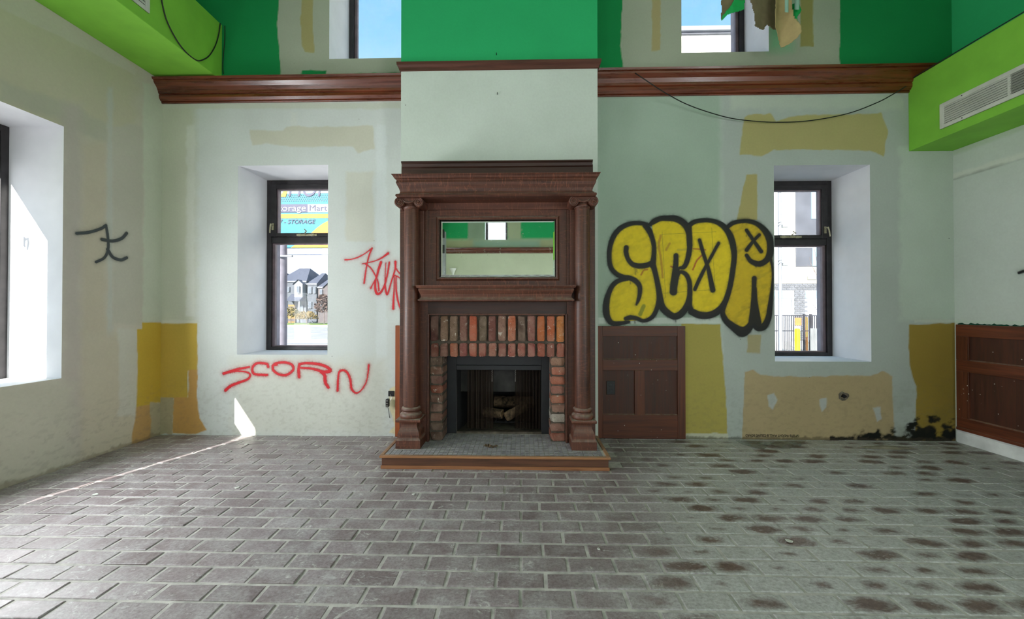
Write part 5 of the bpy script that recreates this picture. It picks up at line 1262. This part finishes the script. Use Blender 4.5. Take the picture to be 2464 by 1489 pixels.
def scor(A, B):
    n = fbm(A * 60, B * 60, 3, 3); n2 = fbm(A * 9 + B * 5, B * 22 - A * 12, 8, 4); al = np.zeros(A.shape); c = np.empty(A.shape + (3,)); c[:] = lin(244, 214, 8)
    for k, f in enumerate(fills):
        d = sdf_poly(A, B, [cv4(*p) for p in f]); thin = np.clip((n2 - .55) * 5, 0, 1) * (.16 if k < 2 else .28)
        al = np.maximum(al, sstep(d, .004) * (.985 - thin * .6))
        if k == 2:
            w = sstep(d, .004)[..., None]; c = c * (1 - w) + np.array(lin(222, 188, 14)) * w
    al = np.maximum(al, 0)
    for pts, w, rgb, op in reds:
        d = sdf_line(A, B, conv_pts(pts), w * pm) + .006 * (n - .5); k = (sstep(d, .004) * op)[..., None]; c = c * (1 - k) + np.array(lin(rgb)) * k
    def over(col_, k):
        nonlocal c, al
        a2 = k + al * (1 - k); c = np.where(a2[..., None] > 1e-4, (np.array(col_) * k[..., None] + c * (al * (1 - k))[..., None]) / np.maximum(a2, 1e-4)[..., None], c); al = a2
    dmin = np.full(A.shape, 1e9)
    for pts, w in blk:
        s = conv_pts(pts); ws = [x * pm * 1.16 for x in (list(np.interp(np.linspace(0, 1, len(s)), np.linspace(0, 1, len(w)), w)) if isinstance(w, (list, tuple)) else [w] * len(s))]
        dmin = np.minimum(dmin, sdf_line(A, B, s, ws))
    for pts, w in drips: dmin = np.minimum(dmin, sdf_line(A, B, [cv4(*p) for p in pts], w * pm))
    k = np.maximum(sstep(dmin + .003 * (n - .5), .005), np.exp(-np.clip(dmin, 0, 1) / .009) * .7 * np.clip((n - .2) * 1.6, 0, 1))
    over(lin(11, 12, 12), np.clip(k, 0, .99))
    dp = np.full(A.shape, 1e9)
    for pts, w in pen: dp = np.minimum(dp, sdf_line(A, B, [cv4(*p) for p in pts], .0011))
    over(lin(46, 30, 30), sstep(dp, .0016) * .8)
    return c, np.clip(al, 0, .995)
b0 = cv4(60, 1490); b1 = cv4(2050, 40)
x_end = W_BR[0] - .002
decal('graffiti', wall_back, 'y', (b0[0], x_end, b0[1], b1[1]), scor, .0034, 'yellow and black bubble-letter graffiti')

# ------------------------------------------------------------------ things the mirror shows at the far end of the room
post = tag(empty('steel_post', (-2.05, -4.2, 0)), 'grey square post with dark plates reflected in the mirror', 'post')
MB().box(-2.12, -1.98, -4.27, -4.13, 0, 3.12).build('shaft', plain('grey_post', (120, 122, 120), .5, .1, 4), post, bevel=.004)
for z in (2.55, 2.95): MB().box(-2.08, -2.0, -4.128, -4.118, z, z + .22).build('plate', M['outlet'], post, bevel=.003)
sc_ = tag(empty('wall_sconce', (-2.25, YR + .1, 2.3)), 'white trumpet-shaped wall sconce reflected in the mirror', 'lamp')
MB().lathe([(.02, 2.22), (.035, 2.25), (.06, 2.34), (.115, 2.44), (.12, 2.445), (.10, 2.44), (.05, 2.34)], -2.25, YR + .15, 20).build('shade', plain('sconce_glass', (226, 226, 220), .4, .03, 5), sc_, True)
MB().tube([(-2.25, YR, 2.2), (-2.25, YR + .08, 2.17), (-2.25, YR + .15, 2.22)], .012, 8).build('arm', M['outlet'], sc_, True)
# ------------------------------------------------------------------ outside: street side (left window)
GZ = -0.95
def ox_(u, v, y): return at_y(u, v, y)[0]
def oz_(v, y, u=1232): return at_y(u, v, y)[2]
E_ = {}
E_['pave'] = plain('pavement', (196, 194, 188), .95, .08, .6); E_['asphalt'] = plain('asphalt', (150, 150, 154), .95, .08, .8)
E_['grass'] = plain('verge_grass', (108, 128, 70), .95, .25, 6); E_['house'] = plain('house_render', (88, 92, 100), .9, .06, 1); E_['house_b'] = plain('house_brick', (92, 86, 88), .9, .12, 4)
E_['roof'] = plain('roof_shingle', (74, 78, 92), .9, .12, 5); E_['trim'] = plain('house_trim', (126, 130, 138), .7, .05, 2); E_['pane'] = plain('dark_pane', (96, 104, 116), .3, .1, 3)
E_['teal'] = plain('sign_turquoise', (16, 104, 118), .6, .03, 2); E_['orange'] = plain('sign_orange', (200, 128, 24), .6, .04, 2); E_['navy'] = plain('sign_navy', (62, 62, 88), .6, .05, 2); E_['white'] = plain('sign_white', (140, 144, 152), .6, .03, 2)
E_['pole'] = plain('weathered_pole', (112, 108, 118), .8, .12, 6); E_['facade'] = plain('white_cladding', (206, 204, 198), .8, .03, .6); E_['cream'] = plain('cream_cladding', (206, 196, 170), .8, .03, .6)
E_['block'] = plain('grey_block', (96, 98, 104), .9, .12, 3); E_['joint'] = plain('block_joint', (168, 168, 170), .9, .05, 3); E_['dark'] = plain('dark_cladding', (78, 80, 88), .5, .1, 1); E_['blue'] = plain('blue_glass', (128, 170, 190), .3, .06, 1)
E_['door'] = plain('roller_door', (168, 176, 190), .7, .03, 1); E_['yellow'] = plain('bollard_yellow', (226, 190, 8), .5, .05, 4); E_['fence'] = plain('fence_black', (40, 38, 44), .5, .1, 5); E_['sheet'] = plain('metal_sheet', (128, 132, 134), .5, .1, 2)
E_['car'] = plain('car_paint', (70, 92, 104), .3, .06, 2); E_['carglass'] = plain('car_glass', (56, 90, 100), .15, .06, 2); E_['tyre'] = plain('tyre', (22, 22, 22), .8, .1, 8); E_['bark'] = plain('bark', (112, 100, 96), .9, .2, 12)
E_['leaf'] = plain('shrub_leaves', (112, 100, 56), .9, .3, 8)

tag(MB().box(-160, 160, YB + TH + .02, 200, GZ - .2, GZ).build('ground', E_['pave']), kind='structure')
yr0, yr1 = 27.0, 46.0
tag(MB().box(-120, 4, yr0, yr1, GZ, GZ + .02).build('road', E_['asphalt']), kind='structure')
tag(MB().box(-120, 4, 52, 58.5, GZ, GZ + .08).build('grass_verge', E_['grass']), kind='structure')
for y in (34.0, 39.5): tag(MB().box(-90, 4, y, y + .35, GZ + .02, GZ + .03).build('lane_marking', E_['white']), kind='structure')
tag(MB().box(-90, 4, 22, 22.5, GZ, GZ + .12).build('kerb', E_['trim']), kind='structure')

# billboard on posts
YS = 10.0
sg = tag(empty('billboard', (ox_(740, 600, YS), YS, GZ)), 'turquoise storage billboard seen through the left window', 'billboard')
sx0, sx1 = ox_(590, 500, YS), ox_(905, 500, YS); sz0, sz1 = oz_(594, YS), oz_(400, YS)
MB().box(sx0, sx1, YS, YS + .12, sz0, sz1).build('panel', E_['teal'], sg, bevel=.01)
MB().box(sx0, sx1, YS, YS + .10, oz_(610, YS), oz_(597, YS)).build('lower_strip', plain('sign_strip', (120, 128, 152), .6, .1, 2), sg, bevel=.005)
MB().box(ox_(775, 600, YS), ox_(830, 600, YS), YS - .02, YS, oz_(611, YS), oz_(596, YS)).build('notice', E_['white'], sg, bevel=.003)
for u in (612, 890): MB().box(ox_(u, 600, YS) - .09, ox_(u, 600, YS) + .09, YS + .12, YS + .30, GZ, sz1 - .2).build('post', E_['pole'], sg, bevel=.01)
def sp(u0, v0, u1, v1, mat, nm, d): MB().box(ox_(u0, v0, YS), ox_(u1, v0, YS), YS - d, YS + .01, oz_(v1, YS), oz_(v0, YS)).build(nm, mat, sg)
sp(600, 400, 905, 462, E_['white'], 'heading_band', .006)
sp(600, 488, 741, 508, E_['navy'], 'name_box', .008); sp(741, 488, 905, 508, E_['white'], 'name_box', .008); sp(590, 512, 905, 522, E_['orange'], 'stripe', .006)
P = [(ox_(u, v, YS), oz_(v, YS)) for u, v in ((742, 566), (752, 556), (764, 545), (778, 535), (794, 527), (830, 518), (905, 512), (905, 594), (700, 594))]
MB().prism_y(P, YS - .009, YS + .01).build('orange_swoop', E_['orange'], sg)
P = [(ox_(u, v, YS), oz_(v, YS)) for u, v in ((674, 470), (683, 455), (692, 455), (688, 470))]
MB().prism_y(P, YS - .012, YS + .01).build('orange_mark', E_['orange'], sg)
def text(body, u, v, h, mat, bold=0.0, shear=0.0, wpx=None):
    return lettering('lettering', body, (ox_(u, v, YS), YS - .016, oz_(v, YS)), h, mat, sg, ox_(u + wpx, v, YS) - ox_(u, v, YS), 'LEFT', bold, shear)
text('Storage', 659, 498, .225, E_['white'], 0, 0, 77); text('Mart', 744, 498, .22, E_['navy'], 0, 0, 42)
text('7 - STORAGE', 671, 531, .15, E_['navy'], 0, .25, 87)
text('HOM', 692, 452, .58, E_['navy'], 0, .2, 105)
dm = MB()
for i in range(46):
    for j in range(4):
        u = 600 + i * 5.2 + (j % 2) * 2.6; v = 466 + j * 4.6
        q = (ox_(u, v, YS), oz_(v, YS)); n = 6; s = .013
        dm.add([(q[0] + s * math.cos(2 * math.pi * k / n), YS - .008, q[1] + s * math.sin(2 * math.pi * k / n)) for k in range(n)], [tuple(range(n))])
o = dm.build('dot_pattern', E_['navy'], sg); o['kind'] = 'stuff'
# utility pole in front of it
up = tag(empty('utility_pole', (ox_(678, 700, 9), 9, GZ)), 'thick grey utility pole just outside the left window', 'pole')
px0 = ox_(678, 700, 9)
MB().lathe([(.115, GZ), (.112, 1.0), (.108, 2.4), (.10, 2.62)], px0, 9, 20).build('shaft', E_['pole'], up, True)
MB().box(px0 - .12, px0 + .32, 8.84, 8.90, oz_(618, 9), oz_(614, 9)).build('bracket', E_['trim'], up, bevel=.004)
MB().tube([(px0 - .12, 8.87, GZ + .2), (px0 - .125, 8.87, oz_(625, 9)), (px0 - .06, 8.87, oz_(612, 9))], .018, 8).build('conduit', E_['trim'], up, True)
MB().box(px0 - .15, px0 - .10, 8.82, 8.9, oz_(785, 9), oz_(768, 9)).build('meter_box', E_['trim'], up, bevel=.004)

def house(label, Y, u0, u1, v_eave, v_ridge, wallm, wins, gables=(), porch=None, garage=None):
    x0, x1 = ox_(u0, 700, Y), ox_(u1, 700, Y); ze, zr_ = oz_(v_eave, Y, (u0 + u1) / 2), oz_(v_ridge, Y, (u0 + u1) / 2); D = 8.0; ov = .08
    h = tag(empty('town_house', ((x0 + x1) / 2, Y + D / 2, GZ)), label, 'house')
    MB().box(x0, x1, Y, Y + D, GZ, ze).build('wall', wallm, h)
    xm0, xm1 = x0 + (x1 - x0) * .3, x1 - (x1 - x0) * .3
    r = MB().add([(x0 - ov, Y - ov, ze), (x1 + ov, Y - ov, ze), (x1 + ov, Y + D + ov, ze), (x0 - ov, Y + D + ov, ze), (xm0, Y + D * .45, zr_), (xm1, Y + D * .45, zr_)], [(0, 3, 2, 1), (0, 1, 5, 4), (1, 2, 5), (2, 3, 4, 5), (3, 0, 4)])
    rf = r.build('roof', E_['roof'], h)
    MB().box(x0 - ov, x1 + ov, Y - ov - .06, Y - ov, ze - .18, ze + .02).build('gutter', E_['trim'], rf)
    for (a, b, c, d) in gables:
        ga, gb, gz0, gz1 = ox_(a, 690, Y - .8), ox_(b, 690, Y - .8), oz_(d, Y - .8, a), oz_(c, Y - .8, a); pk = gz1 + (gb - ga) * .42
        MB().prism_y([(ga, gz0), (gb, gz0), (gb, gz1), ((ga + gb) / 2, pk), (ga, gz1)], Y - .8, Y + .5).build('bay', E_['trim'] if wallm is E_['house'] else wallm, h)
        MB().add([(ga - .2, Y - 1.0, gz1 - .15), ((ga + gb) / 2, Y - 1.0, pk + .06), (gb + .2, Y - 1.0, gz1 - .15), (ga - .2, Y + 2.5, gz1 - .15), ((ga + gb) / 2, Y + 2.5, pk + .06), (gb + .2, Y + 2.5, gz1 - .15)], [(0, 1, 4, 3), (1, 2, 5, 4)]).build('gable_roof', E_['roof'], h)
    for (a, b, c, d, off) in wins:
        yw = Y - off; wa, wb2, z0, z1 = ox_(a, 700, yw), ox_(b, 700, yw), oz_(d, yw, a), oz_(c, yw, a)
        f = MB().box(wa, wb2, yw - .08, yw, z0, z1).build('window_frame', E_['trim'], h)
        t = (wb2 - wa) * .12
        mid = (wa + wb2) / 2
        MB().box(wa + t, mid - t * .4, yw - .10, yw - .08, z0 + t, z1 - t).build('pane', E_['pane'], f); MB().box(mid + t * .4, wb2 - t, yw - .10, yw - .08, z0 + t, z1 - t).build('pane', E_['pane'], f)
    if porch:
        a, b, c, d = porch; xa, xb, z0, z1 = ox_(a, 700, Y - 1.5), ox_(b, 700, Y - 1.5), oz_(d, Y - 1.5, a), oz_(c, Y - 1.5, a)
        MB().add([(xa, Y - 1.6, z0), (xb, Y - 1.6, z0), (xb, Y, z1), (xa, Y, z1), (xa, Y - 1.6, z0 - .15), (xb, Y - 1.6, z0 - .15), (xb, Y, z0 - .15), (xa, Y, z0 - .15)], [(0, 1, 2, 3), (4, 7, 6, 5), (0, 4, 5, 1), (1, 5, 6, 2), (3, 7, 4, 0), (2, 6, 7, 3)]).build('porch_roof', E_['roof'], h)
        for x in (xa + .15, xb - .15): MB().box(x - .09, x + .09, Y - 1.5, Y - 1.32, GZ, z0 - .15).build('porch_post', E_['trim'], h)
    if garage:
        a, b, c, d = garage; g = MB().box(ox_(a, 750, Y), ox_(b, 750, Y), Y - .06, Y, GZ, oz_(c, Y, a)).build('garage_door', plain('garage_tan', (130, 104, 62), .8, .15, 1), h)
        for k in range(3):
            z = GZ + (oz_(c, Y, a) - GZ) * (k + .5) / 3; MB().box(ox_(a, 750, Y) + .1, ox_(b, 750, Y) - .1, Y - .08, Y - .06, z - .2, z + .2).build('door_panel', E_['house_b'], g)
    return h
house('pale townhouse with hipped roof and gabled bay behind the utility pole', 60, 668, 737, 676, 640, E_['house'], [(692, 697, 690, 702, .1), (714, 721, 688, 706, .92), (723, 730, 735, 752, .1)], [(708, 728, 682, 722)], (688, 722, 706, 722), (690, 711, 733, 778))
house('pale townhouse with paired windows at the middle of the left window view', 60, 739.5, 762, 682, 652, E_['house'], [(742, 750, 690, 706, .1), (755, 760, 690, 706, .1), (742, 750, 726, 742, .1)], [], None, None)
house('grey-brown townhouse with steep roof at the edge of the left window', 60, 765.5, 815, 690, 655, E_['house_b'], [(770, 776, 696, 708, .1), (784, 792, 696, 712, .1), (770, 778, 730, 744, .1)], [(780, 800, 690, 730)], None, None)
house('pale townhouse behind the billboard post', 60, 590, 664, 676, 642, E_['house'], [(610, 620, 690, 706, .1), (640, 648, 690, 706, .1)], [], None, (612, 634, 735, 778))
def shrub(nm, label, x, y, w, h, mat, seed, cat='shrub'):
    r = random.Random(seed); m = MB()
    for _ in range(420):
        a, b = r.uniform(0, 2 * math.pi), r.uniform(-.2, 1); q = math.sqrt(max(0, 1 - b * b)) * r.uniform(.6, 1.05)
        c = Vector((x + w * q * math.cos(a), y + w * q * math.sin(a), GZ + h * .5 + h * .5 * b * r.uniform(.7, 1.0))); s = .05 * h + .04
        d1 = Vector((r.uniform(-1, 1), r.uniform(-1, 1), r.uniform(-1, 1))).normalized() * s; d2 = d1.orthogonal().normalized() * s * .5
        m.add([tuple(c - d1), tuple(c + d2), tuple(c + d1), tuple(c - d2)], [(0, 1, 2, 3)])
    g = tag(empty(nm, (x, y, GZ)), label, cat); o = m.build('foliage', mat, g); o['kind'] = 'stuff'
    MB().tube([(x, y, GZ), (x, y, GZ + h * .6)], [.06, .03], 6).build('stem', E_['bark'], g, True)
shrub('street_shrub', 'tan leafless shrub in front of the pale townhouse', ox_(700, 770, 56), 56, 1.3, 2.4, E_['leaf'], 3)
shrub('street_shrub', 'wide ochre shrub at the kerb below the middle townhouse', ox_(738, 770, 53), 53, 1.4, 1.9, plain('ochre_leaves', (128, 108, 60), .9, .25, 8), 5)
shrub('street_tree', 'brown-leaved small tree by the edge of the left window', ox_(780, 770, 54), 54, 1.2, 4.2, plain('brown_leaves', (92, 76, 70), .9, .25, 8), 6, 'tree')

# ------------------------------------------------------------------ outside: yard and white building (right windows)
YF = 26.0
bl = tag(empty('street_building', (17, YF, GZ)), 'tall white-clad building with grey block base through the right windows', 'building')
bx0, bx1 = ox_(1560, 300, YF), ox_(2120, 500, YF); zt2 = oz_(78, YF, 1700); zbk = oz_(682, YF, 1900); zcr = oz_(642, YF, 1900)
MB().box(bx0, bx1, YF, YF + 12, zcr, zt2).build('wall', E_['facade'], bl)
MB().box(bx0, bx1, YF - .02, YF + 12, zbk, zcr).build('cream_band', E_['cream'], bl)
MB().box(bx0 - .2, bx1 + .2, YF - .25, YF + 12.2, zt2, oz_(68, YF, 1700)).build('parapet', E_['trim'], bl)
MB().box(bx0, bx1, YF - .1, YF, oz_(84, YF, 1700), zt2).build('parapet_shadow_gap', E_['dark'], bl)
m = MB()
for k in range(140):
    x = bx0 + k * .14
    if x < ox_(1860, 300, YF): m.box(x, x + .05, YF - .03, YF, zcr + 6, zt2 - .3)
o = m.build('cladding_rib', E_['facade'], bl); o['kind'] = 'stuff'
def bwin(u0, v0, u1, v1, mat, d=.05, nm='window_panel'): return MB().box(ox_(u0, 600, YF), ox_(u1, 600, YF), YF - d, YF + .05, oz_(v1, YF, u0), oz_(v0, YF, u0)).build(nm, mat, bl, bevel=.01)
bwin(1914, 430, 1986, 572, E_['dark']); bwin(1951, 430, 1968, 527, E_['blue'], .09, 'pane'); bwin(1914, 596, 1986, 642, E_['dark']); bwin(1953, 596, 1986, 640, E_['blue'], .09, 'pane'); bwin(1941, 665, 1962, 673, E_['sheet'], .1, 'vent')
bwin(1820, 470, 1850, 642, E_['dark'])
MB().box(bx0, bx1, YF + .02, YF + 12, GZ, zbk).build('base_wall', E_['joint'], bl)
blk_ = MB(); bh = (oz_(682, YF) - oz_(687.2, YF)); zz = zbk; row = 0
x_a, x_b = ox_(1911, 720, YF), ox_(1937, 720, YF); zdoor = oz_(701, YF)
while zz - bh > GZ:
    w_ = .21 * 1.6; x = bx0 + (row % 2) * w_ / 2
    while x < bx1:
        c = x + w_ / 2
        if zz - bh > zdoor - .02 or (x_a < c < x_b) or c < ox_(1800, 720, YF) or c > ox_(1990, 720, YF):
            blk_.box(x + .015, x + w_ - .015, YF - .02, YF + .04, zz - bh + .015, zz - .015)
        x += w_
    zz -= bh; row += 1
o = blk_.build('block_course', E_['block'], bl); o['kind'] = 'stuff'
for u0, u1 in ((1800, 1903), (1938, 1990)):
    g = MB().box(ox_(u0, 730, YF), ox_(u1, 730, YF), YF + .0, YF + .03, GZ, zdoor).build('roller_door', E_['door'], bl)
    MB().box(ox_(u0, 730, YF), ox_(u1, 730, YF), YF - .03, YF + .0, zdoor - .45, zdoor).build('door_head', E_['blue'], g)
MB().box(ox_(1903, 730, YF), ox_(1910, 730, YF), YF - .05, YF + .03, GZ, zdoor).build('door_frame', E_['sheet'], bl)

YN = 18.0
fn = tag(empty('picket_fence', (ox_(1930, 800, YN), YN, GZ)), 'black vertical-bar metal fence in front of the white building', 'fence')
fx0, fx1 = ox_(1800, 800, YN), ox_(2030, 800, YN); zf1 = oz_(758, YN)
pm_ = MB().box(-.012, .012, -.012, .012, 0, zf1 - GZ).mesh('picket', E_['fence'])
n = int((fx1 - fx0) / .083)
for k in range(n):
    o = bpy.data.objects.new('picket', pm_); col.objects.link(o); o.parent = fn; o.location = Vector((fx0 + k * .083, YN, GZ)) - fn.location
for v in (759, 795, 846): z = oz_(v, YN); MB().box(fx0, fx1, YN - .03, YN - .012, z - .02, z + .02).build('fence_rail', E_['fence'], fn)
for u in (1840, 1935, 1951, 2015): x = ox_(u, 800, YN); MB().box(x - .04, x + .04, YN - .04, YN + .04, GZ, zf1 + .05).build('fence_post', E_['fence'], fn)
ms = tag(empty('corrugated_sheet', (ox_(1963, 800, 17), 17, GZ)), 'grey ribbed metal sheet leaning by the fence behind the bollards', 'metal sheet')
xa, xb = ox_(1949, 800, 17), ox_(1984, 800, 17); zt3 = oz_(789, 17)
k = 12; pts = []
for i in range(k * 4 + 1): pts.append((xa + (xb - xa) * i / (k * 4), 17 + .02 * (1 if (i // 2) % 2 else -1)))
me_ = MB().add([(x, y, GZ) for x, y in pts] + [(x, y, zt3) for x, y in pts], [(i, i + 1, len(pts) + i + 1, len(pts) + i) for i in range(len(pts) - 1)])
o = me_.build('sheet', E_['sheet'], ms); s_ = o.modifiers.new('t', 'SOLIDIFY'); s_.thickness = .01
def bollard(label, u, vt, Y, r, mat, cap):
    x = ox_(u, vt, Y); z = oz_(vt, Y, u); b = tag(empty('bollard', (x, Y, GZ)), label, 'bollard')
    MB().lathe([(r, GZ), (r, z - r * .5)], x, Y, 18).build('post', mat, b, True); MB().lathe([(r, z - r * .5), (r * .8, z - r * .12), (r * .3, z)], x, Y, 18).build('dome', cap, b, True)
    MB().lathe([(r * 1.04, z - .35), (r * 1.04, z - .28)], x, Y, 18).build('band', cap, b, True)
bollard('bright yellow bollard standing tallest outside the right window', 1918.5, 790, 12, .070, E_['yellow'], E_['yellow'])
bollard('orange-yellow bollard farther back behind the black fence', 1939, 762, 20, .085, E_['orange'], E_['orange'])
fs_ = tag(empty('fence_sign', (ox_(1918, 780, YN), YN - .05, oz_(795, YN))), 'small orange and white notice fixed to the black fence', 'sign')
MB().box(ox_(1911, 770, YN), ox_(1926, 770, YN), YN - .06, YN - .04, oz_(782, YN), oz_(764, YN)).build('orange_board', plain('notice_orange', (206, 112, 60), .6, .08, 6), fs_, bevel=.004)
MB().box(ox_(1909, 770, YN), ox_(1925, 770, YN), YN - .06, YN - .04, oz_(795, YN), oz_(783, YN)).build('white_board', E_['white'], fs_, bevel=.004)
YP = 12.0
lp_ = tag(empty('light_pole', (ox_(1877, 700, YP), YP, GZ)), 'white pole with angled brackets beside the graffiti window edge', 'pole'); xq = ox_(1877, 700, YP)
MB().lathe([(.05, GZ), (.045, 6.5)], xq, YP, 14).build('shaft', E_['trim'], lp_, True)
for v in (545, 635):
    z = oz_(v, YP); MB().tube([(xq - .16, YP - .05, z + .06), (xq + .02, YP - .05, z + .10), (xq + .14, YP - .05, z + .12), (xq - .12, YP - .05, z - .04)], .012, 6).build('bracket', E_['sheet'], lp_, True)
    MB().box(xq + .04, xq + .20, YP - .09, YP, z - .08, z + .01).build('lamp_head', E_['sheet'], lp_, bevel=.01)
tr = tag(empty('bare_tree', (ox_(1985, 800, 14), 14, GZ)), 'bare young tree with thin branches outside the right window', 'tree')
def tp(u, v): return tuple(at_y(u, v, 14))
MB().tube([(tp(1985, 800)[0], 14, GZ), tp(1984, 760), tp(1974, 700), tp(1968, 640), tp(1960, 600)], [.03, .025, .02, .014, .006], 7).build('trunk', E_['bark'], tr, True)
for br in ([(1974, 755), (1958, 735), (1945, 722)], [(1976, 770), (1968, 750), (1952, 745)], [(1971, 672), (1958, 650), (1942, 636)], [(1968, 640), (1974, 615), (1976, 598)], [(1962, 655), (1950, 632), (1948, 618)]):
    MB().tube([tp(*b) for b in br], [.012, .008, .004], 5).build('branch', E_['bark'], tr, True)
# parked car: only its sloping rear shows over the sill
YV = 7.4; cr = ox_(1905, 850, YV)
car = tag(empty('parked_car', (cr - 2.0, YV + .9, GZ)), 'dark teal parked car whose sloping roof shows over the sill', 'car')
def cx(a): return cr - a
body = [(-.25, .30), (-.28, .62), (-.12, .82), (.3, .86), (3.4, .90), (4.2, .74), (4.28, .32)]
MB().prism_y([(cx(a), GZ + z) for a, z in body], YV, YV + 1.75).build('body', E_['car'], car, bevel=.03)
cab = [(.25, .86), (.75, 1.30), (1.2, 1.42), (2.3, 1.42), (3.1, .90)]
MB().prism_y([(cx(a), GZ + z) for a, z in cab], YV + .12, YV + 1.63).build('cabin', E_['car'], car, bevel=.03)
g_ = [(.42, .92), (.84, 1.27), (1.24, 1.36), (2.22, 1.36), (2.9, .94)]
MB().prism_y([(cx(a), GZ + z) for a, z in g_], YV + .10, YV + .14).build('side_glass', E_['carglass'], car)
for a in (.55, 3.45):
    for y in (YV - .01, YV + 1.56):
        n = 20; MB().prism_y([(cx(a) + .32 * math.cos(2 * math.pi * k / n), GZ + .32 + .32 * math.sin(2 * math.pi * k / n)) for k in range(n)], y, y + .2).build('wheel', E_['tyre'], car)
